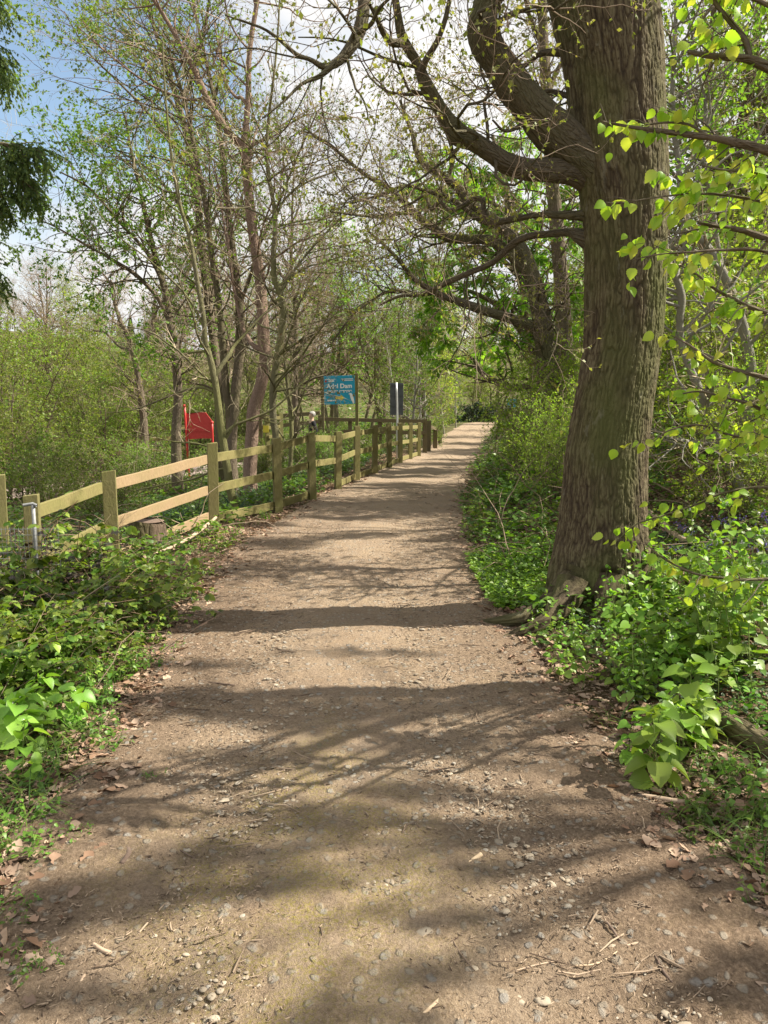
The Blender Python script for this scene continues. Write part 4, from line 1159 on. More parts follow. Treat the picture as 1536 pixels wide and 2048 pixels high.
for i in range(len(tops) - 1):
    for k in range(2):
        a = tops[i] - [0, 0, drops[i][k]]; b = tops[i + 1] - [0, 0, drops[i + 1][k]]
        sh = nrm(np.array([-(b - a)[1], (b - a)[0], 0])) * .045
        mat = M_rail2 if i == 1 else M_rail
        rail_between(fence, a + sh, b + sh, .115, .038, mat, FB)
    if i >= 1 and i != 4:
        ga = gz(tops[i][0], tops[i][1]); gb_ = gz(tops[i + 1][0], tops[i + 1][1])
        a = np.array([tops[i][0], tops[i][1], ga + .1]); b = np.array([tops[i + 1][0], tops[i + 1][1], gb_ + .1])
        if i == 1: a[2] = ga + .06; b[2] = gb_ + .14
        sh = nrm(np.array([-(b - a)[1], (b - a)[0], 0])) * .045
        rail_between(fence, a + sh, b + sh, .12, .038, M_rail2 if i == 1 else M_rail, FB)
# a last post at the left edge
o, t0 = post_at(fence, -4, 950, 7.6, .13, M_post, FB)


# loose broken pole leaning on the fence foot
m = MB()
q, ww = pline([(275, 1120, 7, 7.3), (330, 1100, 7, 7.8), (385, 1072, 7, 8.3), (432, 1035, 6, 9.1)], 8, 20)
q[:, 2] = np.maximum(q[:, 2], hgt(q[:, 0], q[:, 1]) + .03)
m.tubes(q, ww, 8, limb_disp, cap=True)
tag(m.build('pole', M_stick), 'bent brown pole leaning against the foot of the fence post', 'pole')

# wire mesh guard with a steel post by the corner post
wb = at(66, 1010, 5.9); wg = gz(wb[0], wb[1])
wm = thing('wire_mesh_guard', 'galvanised wire mesh on a steel post half buried in brambles', 'mesh guard', (wb[0], wb[1], wg))
m = MB()
pz = np.array([[wb[0], wb[1], wg - .1], [wb[0], wb[1], wb[2]]])
m.tubes(crom(pz, 4), np.full(4, .015), 10, cap=True)
m.tubes(np.array([[wb[0] - .07, wb[1] - .02, wb[2]], [wb[0], wb[1], wb[2] + .01], [wb[0] + .03, wb[1], wb[2] - .005]]), np.full(3, .013), 8)
m.build('post', M_galvold, wm, loc=(wb[0], wb[1], wg))
m = MB()
for i in range(17):
    x = wb[0] - .35 + i * .035
    m.tubes(np.array([[x, wb[1] - .05 + .03 * math.sin(i), wg], [x + .01, wb[1] - .06, wg + .35], [x, wb[1] - .05, wg + .68]]), np.full(3, .002), 4)
for j in range(14):
    z = wg + .04 + j * .048
    m.tubes(np.array([[wb[0] - .36, wb[1] - .05, z], [wb[0], wb[1] - .06, z + .004], [wb[0] + .22, wb[1] - .05, z]]), np.full(3, .002), 4)
m.build('mesh', M_galvold, wm, loc=(wb[0], wb[1], wg))

def bg_fence(name, label, posts, rails, Y, wd, mat, rmat, hh=.12):
    b = at(posts[0][0], posts[0][1], posts[0][2] if len(posts[0]) > 2 else Y); b[2] = gz(b[0], b[1])
    o = thing(name, label, 'fence', b)
    for p in posts:
        post_at(o, p[0], p[1], p[2] if len(p) > 2 else Y, wd, mat, b, rot=.1)
    for (x0, y0, Y0), (x1, y1, Y1) in rails:
        rail_between(o, at(x0, y0, Y0), at(x1, y1, Y1), hh, .06, rmat, b)
    return o
bg_fence('rail_barrier', 'pale three rail barrier standing in leaves left of the red board', [(202, 858, 25.2), (293, 852, 26.2), (372, 850, 27.2)],
         [((198, 864, 25.1), (382, 853, 27.1)), ((228, 886, 25.3), (380, 872, 27.1)), ((233, 906, 25.3), (375, 896, 27.1))], 26, .16, M_oldrail, M_rail)
bg_fence('old_fence', 'dark weathered two rail fence beyond the lane under the blue sign', [(520, 828, 27), (640, 830, 27), (700, 836, 27), (760, 840, 27), (850, 838, 27)],
         [((515, 835, 26.9), (640, 826, 26.9)), ((515, 856, 26.9), (640, 843, 26.9)), ((640, 838, 26.9), (852, 843, 26.9)), ((640, 862, 26.9), (852, 866, 26.9))], 27, .14, M_oldrail, M_oldrail, .13)
bg_fence('short_fence', 'short dark fence posts where the timber fence ends at the path', [(858, 841, 28), (871, 853, 30), (880, 850, 33)], [((850, 850, 27.8), (872, 858, 30))], 28, .15, M_oldrail, M_oldrail)
# kissing gate
gb0 = at(534, 830, 24); gb0[2] = gz(gb0[0], gb0[1])
gt = thing('timber_gate', 'small greenish timber gate seen between the tree trunks', 'gate', gb0)
post_at(gt, 534, 832, 24, .13, M_post, gb0); post_at(gt, 561, 826, 24.3, .13, M_post, gb0)
for yy in (838, 856, 874):
    rail_between(gt, at(536, yy, 23.9), at(560, yy - 3, 24.2), .10, .05, M_rail, gb0)
m = MB(); p = at(532, 858, 23.85); m.box(p, [.09, .008, .11]); m.build('waymark', M_yellow, gt, smooth=False, loc=gb0)

# ------------------------------------------------------------------ signs
def text_mesh(body, size, name, mat, parent, base, M):
    """lettering as real mesh; M: function (x,y)->world"""
    c = bpy.data.curves.new(name, 'FONT'); c.body = body; c.size = size; c.align_x = 'CENTER'; c.align_y = 'CENTER'; c.offset = size * .03
    tmp = bpy.data.objects.new('tmp_text', c); COL.objects.link(tmp)
    dg = bpy.context.evaluated_depsgraph_get()
    me = bpy.data.meshes.new_from_object(tmp.evaluated_get(dg)); me.name = name
    bpy.data.objects.remove(tmp); bpy.data.curves.remove(c)
    for v in me.vertices:
        p = M(v.co.x, v.co.y); v.co = Vector(p) - Vector(base)
    me.materials.clear(); me.materials.append(mat)
    o = bpy.data.objects.new(name, me); COL.objects.link(o); o.parent = parent
    return o
SY = 24.0
tl_, tr_, bl_, br_ = at(647, 753, SY), at(709, 750, SY), at(649, 810, SY), at(711, 807, SY)
sx = nrm(tr_ - tl_); sw = np.linalg.norm(tr_ - tl_); shh = tl_[2] - bl_[2]
cen = (tl_ + br_) / 2
SB = np.array([cen[0], cen[1], gz(cen[0], cen[1])])
sign = thing('reserve_sign', 'blue nature reserve sign with white lettering and yellow arrow on two posts', 'sign', SB)
sx = nrm(np.array([sx[0], sx[1], 0])); roll = R(1.6)
ex = np.array([math.cos(roll), 0, math.sin(roll)]); ez = np.array([-math.sin(roll), 0, math.cos(roll)]); ey = np.array([0, 1., 0])
def SM(x, y, d=.018):
    return cen + ex * x + ez * y - ey * d
m = MB(); m.box(cen, [sw / 2, .012, shh / 2], np.array([ex, ey, ez])); bevel(m.build('panel', M_blue, sign, smooth=False, loc=SB), .003)
for s, top in ((-1, -.05), (1, .08)):
    m = MB(); p = cen + ex * (s * (sw / 2 + .055)); zt = cen[2] + shh / 2 + top
    m.box([p[0], p[1] + .03, (zt + SB[2] - .2) / 2], [.05, .05, (zt - SB[2] + .2) / 2]); bevel(m.build('post', M_post if s > 0 else M_oldrail, sign, smooth=False, loc=SB))
text_mesh('Adel Dam', .195, 'lettering', M_white, sign, SB, lambda x, y: SM(x * 1.02, y + .12))
text_mesh('nature reserve', .155, 'lettering', M_white, sign, SB, lambda x, y: SM(x * .86, y - .035))
def poly_mesh(name, pts, mat, parent, base, fn):
    me = bpy.data.meshes.new(name); me.from_pydata([tuple(np.array(fn(x, y)) - base) for x, y in pts], [], [list(range(len(pts)))])
    me.materials.append(mat); o = bpy.data.objects.new(name, me); COL.objects.link(o); o.parent = parent; return o
poly_mesh('arrow', [(-.14, -.29), (.03, -.29), (.03, -.35), (.15, -.245), (.03, -.14), (.03, -.20), (-.14, -.20)], M_yellow, sign, SB, lambda x, y: SM(x, y))
poly_mesh('bird_emblem', [(.27, -.135), (.31, -.12), (.335, -.10), (.375, -.105), (.40, -.14), (.44, -.24), (.455, -.33), (.46, -.43), (.42, -.44), (.40, -.39), (.36, -.31), (.335, -.22), (.325, -.15)], M_white, sign, SB, lambda x, y: SM(x, y))
for (x0, x1, y0, y1) in ((-.46, -.12, .335, .35), (-.36, -.16, .27, .31), (.06, .44, .33, .352), (.10, .44, .285, .305), (-.40, -.24, -.345, -.31), (-.22, -.19, -.345, -.31), (-.17, -.14, -.345, -.31), (-.12, -.09, -.345, -.31)):
    poly_mesh('small_print', [(x0, y0), (x1, y0), (x1, y1), (x0, y1)], M_white, sign, SB, lambda x, y: SM(x, y))
poly_mesh('badge', [(-.43 + .035 * math.cos(a), .285 + .035 * math.sin(a)) for a in np.linspace(0, 2 * PI, 14)[:-1]], M_red, sign, SB, lambda x, y: SM(x, y))

# back of a grey road sign on a steel pole
p0 = at(793, 798, 23.0); PB = np.array([p0[0], p0[1], gz(p0[0], p0[1])])
rsn = thing('road_sign', 'dark grey back of a tall road sign on a pale steel pole', 'sign', PB)
m = MB(); zt = at(793, 766, 23)[2]; zb = at(793, 830, 23)[2]
m.box([p0[0] + .005, p0[1] + .03, (zt + zb) / 2], [.205, .006, (zt - zb) / 2]); bevel(m.build('panel', M_signgrey, rsn, smooth=False, loc=PB), .004)
m = MB(); m.tubes(crom([[p0[0] + .03, p0[1] - .02, PB[2] - .2], [p0[0] + .02, p0[1] - .02, 1.5], [p0[0] - .005, p0[1] - .02, zt + .015]], 6), np.full(6, .032), 12, cap=True)
m.build('pole', M_galv, rsn, loc=PB)
for f in (.06, .37, .70):
    m = MB(); z = zt - (zt - zb) * f; m.box([p0[0] + .005, p0[1] + .012, z], [.195, .012, .022]); m.build('bracket', M_signgrey, rsn, smooth=False, loc=PB)

# red notice board on two posts seen from behind
YR = 24.5
RB = at(378, 900, YR); RB[2] = gz(RB[0], RB[1])
red = thing('notice_board', 'red painted notice board on two round posts behind the fence', 'notice board', RB)
pl = [(371, 826), (379, 828), (405, 824), (411, 825), (424, 842), (426, 877), (400, 877), (377, 879)]
m = MB(); f = []; n = len(pl)
for dy in (0, .05):
    for x, y in pl: f.append(at(x, y, YR) + [0, dy, 0])
Q = [[i, (i + 1) % n, n + (i + 1) % n, n + i] for i in range(n)]
Tt = [[0, i + 1, i] for i in range(1, n - 1)] + [[n, n + i, n + i + 1] for i in range(1, n - 1)]
m.raw(np.array(f), Q, Tt); m.build('panel', M_red, red, smooth=False, loc=RB)
for pts in ([(369, 812), (373, 850), (378, 930)], [(424, 845), (425, 880), (427, 930)]):
    a, b = at(pts[0][0], pts[0][1], YR - .03), at(pts[2][0], pts[2][1], YR - .03); b[2] = gz(b[0], b[1]) - .2
    m = MB(); m.tubes(crom([a, (a + b) / 2, b], 8), np.full(8, .038), 12, cap=True)
    po = m.build('post', M_red, red, loc=RB)
    m = MB(); m.raw(a + IV * .055, None, IT); m.build('ball_finial', M_red, po, loc=RB)
m = MB(); c = at(400, 862, YR - .02); m.box(c, [.42, .015, .012]); m.build('ledge', M_red, red, smooth=False, loc=RB)

# second blue sign far along the path
p0 = at(1024, 807, 44); SB2 = np.array([p0[0], p0[1], gz(p0[0], p0[1])])
s2 = thing('blue_sign', 'small blue sign far away at the bend of the path', 'sign', SB2)
m = MB(); m.box(p0, [.30, .012, .27]); bevel(m.build('panel', M_blue, s2, smooth=False, loc=SB2), .003)
m = MB(); m.box([p0[0], p0[1] + .05, (p0[2] + SB2[2]) / 2], [.045, .035, (p0[2] - SB2[2]) / 2 + .2]); m.build('post', M_oldrail, s2, smooth=False, loc=SB2)
for q_ in (.1, -.02, -.12):
    poly_mesh('small_print', [(-.2, q_), (.12, q_), (.12, q_ + .035), (-.2, q_ + .035)], M_white, s2, SB2, lambda x, y: p0 + np.array([x, -.016, y]))

# ------------------------------------------------------------------ walker beyond the fence
pw = at(624, 802, 24.6); WB = np.array([pw[0], pw[1], gz(pw[0], pw[1])])
HT = min(1.78, max(1.6, pw[2] - WB[2]))
walker = thing('person', 'person with grey hair in a black coat walking behind the fence', 'person', WB, rz=R(-70))
k = HT / 1.7
jt = {'pel': (0, 0, .92, .15, .11), 'sp': (0, .01, 1.12, .145, .105), 'ch': (0, 0, 1.32, .17, .115), 'nk': (0, -.01, 1.45, .055, .055), 'hd0': (0, -.02, 1.53, .07, .08), 'hd1': (0, -.02, 1.61, .078, .095), 'hd2': (0, -.01, 1.68, .05, .06),
      'shl': (.17, 0, 1.37, .06, .06), 'ell': (.22, .08, 1.12, .045, .045), 'wrl': (.21, -.05, .92, .032, .032), 'hal': (.205, -.09, .84, .036, .022),
      'shr': (-.17, 0, 1.37, .06, .06), 'elr': (-.22, .02, 1.11, .045, .045), 'wrr': (-.21, -.16, .93, .032, .032), 'har': (-.20, -.21, .86, .036, .022),
      'hil': (.09, 0, .86, .09, .095), 'knl': (.10, -.14, .50, .06, .065), 'anl': (.10, -.13, .10, .042, .045), 'tol': (.11, -.30, .035, .045, .03),
      'hir': (-.09, 0, .86, .09, .095), 'knr': (-.10, .06, .48, .06, .065), 'anr': (-.10, .25, .13, .042, .045), 'tor': (-.11, .12, .04, .045, .03)}
names = list(jt); ed = [('pel', 'sp'), ('sp', 'ch'), ('ch', 'nk'), ('nk', 'hd0'), ('hd0', 'hd1'), ('hd1', 'hd2'), ('ch', 'shl'), ('shl', 'ell'), ('ell', 'wrl'), ('wrl', 'hal'), ('ch', 'shr'), ('shr', 'elr'), ('elr', 'wrr'), ('wrr', 'har'),
        ('pel', 'hil'), ('hil', 'knl'), ('knl', 'anl'), ('anl', 'tol'), ('pel', 'hir'), ('hir', 'knr'), ('knr', 'anr'), ('anr', 'tor')]
def skinned(name, keep, grow_, mat, parent, extra=None):
    nn_ = [x for x in names if x in keep]
    me = bpy.data.meshes.new(name)
    me.from_pydata([tuple(c * k for c in jt[x][:3]) for x in nn_], [(nn_.index(a), nn_.index(b)) for a, b in ed if a in keep and b in keep], [])
    o = bpy.data.objects.new(name, me); COL.objects.link(o)
    sk = o.modifiers.new('skin', 'SKIN'); ss = o.modifiers.new('sub', 'SUBSURF'); ss.levels = 2; ss.render_levels = 2
    lay = me.skin_vertices[0] if len(me.skin_vertices) else None
    if lay is None:
        bpy.context.view_layer.objects.active = o
    for i, x in enumerate(nn_):
        lay.data[i].radius = ((jt[x][3] + grow_) * k, (jt[x][4] + grow_) * k); lay.data[i].use_root = (i == 0)
    dg = bpy.context.evaluated_depsgraph_get()
    m2 = bpy.data.meshes.new_from_object(o.evaluated_get(dg)); m2.name = name
    m2.materials.clear(); m2.materials.append(mat)
    for p_ in m2.polygons: p_.use_smooth = True
    bpy.data.objects.remove(o)
    o2 = bpy.data.objects.new(name, m2); COL.objects.link(o2); o2.parent = parent
    return o2
try:
    skinned('body', set(names), 0, M_skin, walker)
    skinned('coat', {'pel', 'sp', 'ch', 'nk', 'shl', 'ell', 'wrl', 'shr', 'elr', 'wrr', 'hil', 'hir'}, .016, M_coat, walker)
    skinned('trousers', {'pel', 'hil', 'knl', 'anl', 'hir', 'knr', 'anr'}, .010, M_trous, walker)
    m = MB(); hv = IV[IV[:, 2] > -.35]
    hm = IV * np.array([.098, .108, .10]) * k + np.array([0, .005, 1.645]) * k
    keepf = [t for t in IT if all(IV[t][:, 2] + IV[t][:, 1] * .9 > -.55)]
    m.raw(hm, None, np.array(keepf)); m.build('hair', M_hair, walker)
except Exception as ex_:
    print('person', ex_)

# ------------------------------------------------------------------ background tree kinds
def proto(name, H, r0, stems, bark, spec, leafs, twig, wig=.06, spread=.0, first=.25):
    o = thing(name, 'x', 'tree')
    m = MB(); mt = MB(); ml = MB()
    lines = []
    for s in range(stems):
        a = rs.uniform(0, 2 * PI); sp_ = spread if stems > 1 else spread * .4
        d = np.array([[math.cos(a) * sp_, math.sin(a) * sp_, 1.0]])
        n = 12
        P = walk(np.array([[.15 * math.cos(a) * (stems > 1), .15 * math.sin(a) * (stems > 1), -.15]]), d, np.array([H * rs.uniform(.8, 1.05)]), n, wig, .03)
        W = taper(np.array([r0 * rs.uniform(.7, 1.1)]), n, .18)
        m.tubes(P, W, 8); lines.append((P[0], W[0]))
    lv = grow(lines, spec, [m, mt], n0=14)
    m.build('trunk', bark, o)
    if mt.n: mt.build('twig_mass', twig, o)
    for cnt, size, tpl, droop, mat in leafs:
        leaf_on(ml, lv[-1], cnt, size, tpl, droop=droop)
        mat_ = mat
    if leafs: ml.build('crown', mat_, o)
    return o
def sp3(c, l1, l2, l3, t0=.25, ang=50, trop=.03, w=.14):
    return [dict(c=c[0], l=l1, ang=ang, w=w, trop=trop, n=8, rr=.5, k=4, t0=t0), dict(c=c[1], l=l2, ang=48, w=w * 1.2, trop=trop, n=5, rr=.55, k=3),
            dict(c=c[2], l=l3, ang=45, w=w * 1.4, trop=trop, n=3, rr=.6, rmin=.003)]
pBare = [proto('bare_tree', 13, .17, 1, M_brown, sp3((60, 420, 2600), (1.5, 4.2), (.7, 2), (.3, .9)), [(1500, .06, TK, .2, M_lbronze)], M_twig, .06, .1) for _ in range(2)]
pBare.append(proto('bare_tree', 11, .12, 2, M_brown, sp3((60, 420, 2600), (1.2, 3.6), (.6, 1.8), (.3, .8)), [(2600, .06, TK, .2, M_lolive)], M_twigolive, .07, .25))
pLeaf = [proto('leafy_tree', 12, .15, 1, M_brown, sp3((60, 380, 1500), (1.4, 4), (.7, 1.9), (.3, .9)), [(9000, .085, TK, .2, M_lfresh)], M_twig, .06, .1),
         proto('leafy_tree', 10, .11, 2, M_mossy, sp3((60, 380, 1500), (1.2, 3.4), (.6, 1.6), (.3, .8)), [(9000, .085, TK, .25, M_lbright)], M_twig, .07, .2),
         proto('leafy_tree', 10, .10, 2, M_mossy, sp3((60, 380, 1500), (1.2, 3.4), (.6, 1.6), (.3, .8)), [(8000, .085, TK, .25, M_lspring)], M_twig, .07, .25)]
pShrub = [proto('twiggy_shrub', 4.2, .05, 7, M_brown, sp3((90, 500, 2600), (.8, 2.2), (.5, 1.2), (.2, .6), .08), [(12500, .058, TK, .2, M_lshrub)], M_twigolive, .08, .55),
          proto('leafy_shrub', 2.6, .03, 7, M_brown, sp3((70, 420, 1600), (.6, 1.5), (.3, .9), (.15, .5), .05), [(6500, .065, TK, .2, M_lfresh)], M_twig, .09, .7),
          proto('spring_shrub', 3.2, .03, 6, M_brown, sp3((70, 420, 1600), (.6, 1.7), (.3, 1.), (.15, .5), .05), [(6500, .062, TK, .2, M_lspring)], M_twig, .09, .55)]
pPole = [proto('pole_tree', 8.5, .05, 1, M_mossy, sp3((60, 300, 900), (.5, 1.6), (.3, .9), (.15, .5), .1, 58, .0), [(4200, .06, TK, .2, M_lyell)], M_twig, .05, .15),
         proto('pole_tree', 9.5, .06, 1, M_grey, sp3((60, 300, 900), (.5, 1.7), (.3, .9), (.15, .5), .12, 58, .0), [(4200, .06, TK, .2, M_lfresh)], M_twig, .05, .2)]
pEver = [proto('evergreen_shrub', 1.7, .03, 8, M_brown, sp3((60, 300, 800), (.5, 1.1), (.3, .7), (.15, .4), .05), [(6500, .09, TK, .3, M_ldark)], M_twigdark, .09, .8)]
def proto_conifer():
    o = thing('spire_conifer', 'x', 'tree'); m = MB(); ml = MB()
    m.tubes(np.array([[0, 0, -.2], [0, 0, 6], [0, 0, 13.]]), np.array([.22, .12, .02]), 7); m.build('trunk', M_brown, o)
    N = 9000; h = rs.random(N) ** .8; r = (1 - h) * 2.6 * rs.random(N) ** .5; a = rs.uniform(0, 2 * PI, N)
    lay = np.round(h * 22) / 22 + rs.normal(0, .008, N)
    ml.leaves(np.stack([r * np.cos(a), r * np.sin(a), 1 + 12 * lay - r * .25], 1), np.stack([np.cos(a), np.sin(a), -.5 + 0 * a], 1), np.stack([0 * a, 0 * a, 1 + 0 * a], 1), .45, TK)
    ml.build('crown', M_ldark, o); return o
pCon = [proto_conifer()]
used = set()
def put(pr, x, y, s, label, group, rz=None, dz=0.0):
    o = pr if pr.name not in used else copy_tree(pr)
    used.add(pr.name); used.add(o.name)
    o.location = (x, y, gz(x, y) + dz); o.scale = (s * rs.uniform(.9, 1.1), s * rs.uniform(.9, 1.1), s)
    o.rotation_euler = (rs.normal(0, .03), rs.normal(0, .03), rs.uniform(0, 2 * PI) if rz is None else rz)
    tag(o, label, 'shrub' if 'shrub' in pr.name else 'tree', group)
    return o
def pick(l): return l[rs.integers(len(l))]
def clear(x, y, mg=.8):
    a, b = edges(y)
    if a - mg < x < b + mg and y < 62: return False
    return not on_lane(np.array([x]), np.array([y]))[0]

# olive shrubs filling the far left beyond the lane
for x, y, s in ((-10.5, 20.5, 1.0), (-13, 24, 1.25), (-9.3, 24.5, .9), (-14, 29, 1.3), (-10.6, 29.5, 1.1), (-17, 33, 1.5), (-12.5, 34, 1.3), (-19, 27, 1.5), (-8.6, 33, .95), (-9.5, 38, 1.2), (-15, 40, 1.5), (-6.5, 38, 1.0)):
    put(pShrub[0], x, y, s, 'olive twiggy shrub in the thicket beyond the lane on the left', 'olive shrubs beyond the lane')
for x, y, s in ((-6.3, 14.5, .55), (-7.8, 17, .7), (-9.0, 18.2, .75), (-5.2, 17.5, .5), (-7.0, 20.5, .6), (-4.3, 20.5, .45), (-10.5, 17.5, .8), (-5.0, 13.2, .45), (-4.0, 24.5, .5), (-2.6, 24.2, .45), (-1.7, 23.4, .5), (-.3, 22.9, .35), (-3.0, 18, .35)):
    put(pShrub[1], x, y, s, 'low leafy shrub between the timber fence and the lane', 'low shrubs behind the fence')
for x, y, s in ((-5.2, 32, .6), (-3.5, 29.8, .55), (-1.2, 30, .5), (.6, 30, .45), (-8, 40, .9), (-3, 40, .7), (2.0, 30.5, .5)):
    put(pShrub[1], x, y, s, 'leafy shrub on the far side of the lane near the old fence', 'shrubs beyond the lane')
# bare and leafy wood in the middle distance
n = 0
spots = [(-16, 36), (-12, 42), (-19, 46), (-8, 44), (-4.5, 37.5), (-2.2, 33.5), (.2, 34.5), (-5, 47), (-1, 41), (2, 37), (1.0, 46), (-9, 52), (-14, 55), (-4, 56), (3.5, 52), (0, 60), (-20, 60), (-8, 64), (5, 62), (-2, 70), (-25, 42), (-23, 52), (-6.5, 31), (-3.2, 27.5)]
for x, y in spots:
    L = rs.random() < .3 and y > 33
    put(pick(pLeaf) if L else pick(pBare), x, y, rs.uniform(.8, 1.12), 'green leafing tree among bare ones in the wood beyond the lane' if L else 'bare brown twiggy tree in the wood beyond the lane', 'leafing trees in the wood beyond the lane' if L else 'bare trees in the wood beyond the lane')
# slim stems with yellow green leaves along the far left of the path
for x, y in ((1.0, 28.5), (.3, 30.2), (1.6, 31.5), (1.9, 33.5), (1.2, 35), (2.6, 35.5), (2.3, 38.5), (3.2, 39.5), (3.4, 42.5), (4.3, 44.5), (4.2, 48), (2.4, 43)):
    put(pick(pPole), x, y, rs.uniform(.75, 1.05), 'slim stem with sparse yellow green leaves left of the path bend', 'slim stems beside the far path')
# the bank to the right
for x, y, pr in ((14, 18.5, pBare[1]), (6.4, 22, pLeaf[2]), (11, 29, pBare[1]), (8.6, 33, pLeaf[2]), (7.6, 27.5, pLeaf[2]), (10, 38, pLeaf[0]), (13, 43, pBare[0]), (11.5, 49, pLeaf[1]), (15, 34, pLeaf[0]), (5.6, 12.8, pLeaf[2]), (16, 24, pBare[2]), (7.0, 15.0, pLeaf[1]), (12.5, 8.5, pBare[2]), (9.2, 19.5, pLeaf[2]), (10.6, 22.5, pLeaf[0]), (12.8, 27, pLeaf[1]), (14, 30.5, pLeaf[0])):
    put(pr, x, y, rs.uniform(.55, .8), {'bare_tree': 'bare brown tree standing on the bank right of the path', 'leafy_tree': 'leafing green tree standing on the bank right of the path'}[pr.name.split('.')[0]], {'bare_tree': 'bare trees on the bank', 'leafy_tree': 'leafing trees on the bank'}[pr.name.split('.')[0]])
for x, y, s in ((4.5, 14, .42), (5.4, 16, .5), (5.2, 18.5, .5), (6.2, 20, .55), (6.6, 24, .6), (7.0, 30, .6), (8.2, 36, .7), (5.6, 11, .45), (6.5, 9, .5), (5.6, 8, .42), (7.4, 12, .6), (4.9, 9.2, .35), (8.4, 41, .7), (9.6, 45, .7), (6.8, 14.5, .6), (8.2, 15, .7), (6.0, 7.0, .4), (7.4, 7.6, .5), (9.2, 10.5, .7), (4.3, 10.4, .35), (5.5, 13, .5), (6.8, 17.5, .6)):
    put(pShrub[1], x, y, s, 'leafy shrub on the slope of the right bank', 'shrubs on the right bank')
for x, y, s in ((3.55, 8.3, .62), (4.2, 9.4, .75), (4.7, 10.3, .7), (5.3, 11.4, .85), (4.4, 8.6, .7), (5.9, 12.4, .9), (6.6, 13.6, .9), (3.9, 7.6, .5), (4.9, 12.9, .7), (5.3, 14.2, .6), (4.6, 15.3, .5), (5.2, 19.8, .5), (6.0, 22.8, .6), (6.4, 26, .6), (7.6, 33, .7), (8.6, 38, .8), (3.1, 6.6, .35), (3.7, 6.9, .4), (2.5, 11.4, .5), (2.8, 12.1, .6), (2.2, 10.3, .36), (3.1, 13.2, .6), (2.5, 12.9, .35), (3.7, 14.5, .6), (3.7, 15.8, .45), (4.7, 17.5, .55), (5.4, 19.5, .55), (2.1, 9.2, .3), (2.6, 9.8, .4), (7.9, 16.2, 1), (8.8, 18, 1), (10.2, 21, 1.1)):
    put(pShrub[2], x, y, s, 'sunlit yellow green shrub in the understorey right of the path', 'sunlit shrubs on the right bank')
# evergreen thicket closing the path bend
for x, y, s in ((5.0, 56, .85), (6.4, 57, .9), (7.8, 58, .85), (9.2, 58.5, .9), (10.6, 59.5, .9)):
    put(pEver[0], x, y, s, 'dark evergreen shrub closing the view at the path bend', 'evergreen shrubs at the path bend')
for x, y in ((4.5, 62), (7.5, 64), (10, 66), (13, 62), (16, 68), (2, 66), (8.5, 72), (14.5, 76), (5.5, 78), (18, 56), (21, 62)):
    put(pLeaf[2], x, y, rs.uniform(.85, 1.15), 'sunlit leafing tree beyond the path bend', 'trees beyond the path bend')
# wood on the far hillside
for i in range(62):
    y = rs.uniform(85, 190); x = rs.uniform(-.55, .50) * y
    pr = pick([pBare[0], pBare[1], pBare[2], pLeaf[0], pLeaf[1], pLeaf[1]])
    put(pr, x, y, rs.uniform(.9, 1.3), 'distant tree in the wood covering the far hillside', 'trees on the far hillside', dz=-.5)
for x, y in ((-47, 140), (-44, 146), (-52, 150)):
    put(pCon[0], x, y, rs.uniform(.5, .65), 'dark distant conifer on the skyline at the left', 'conifers on the skyline')
# trees to the right outside the frame that shade the path
for x, y, pr, s in ((12.5, -2, pLeaf[1], .9),):
    put(pr, x, y, s, 'tree beyond the right edge of the view shading the path', 'trees right of the view')

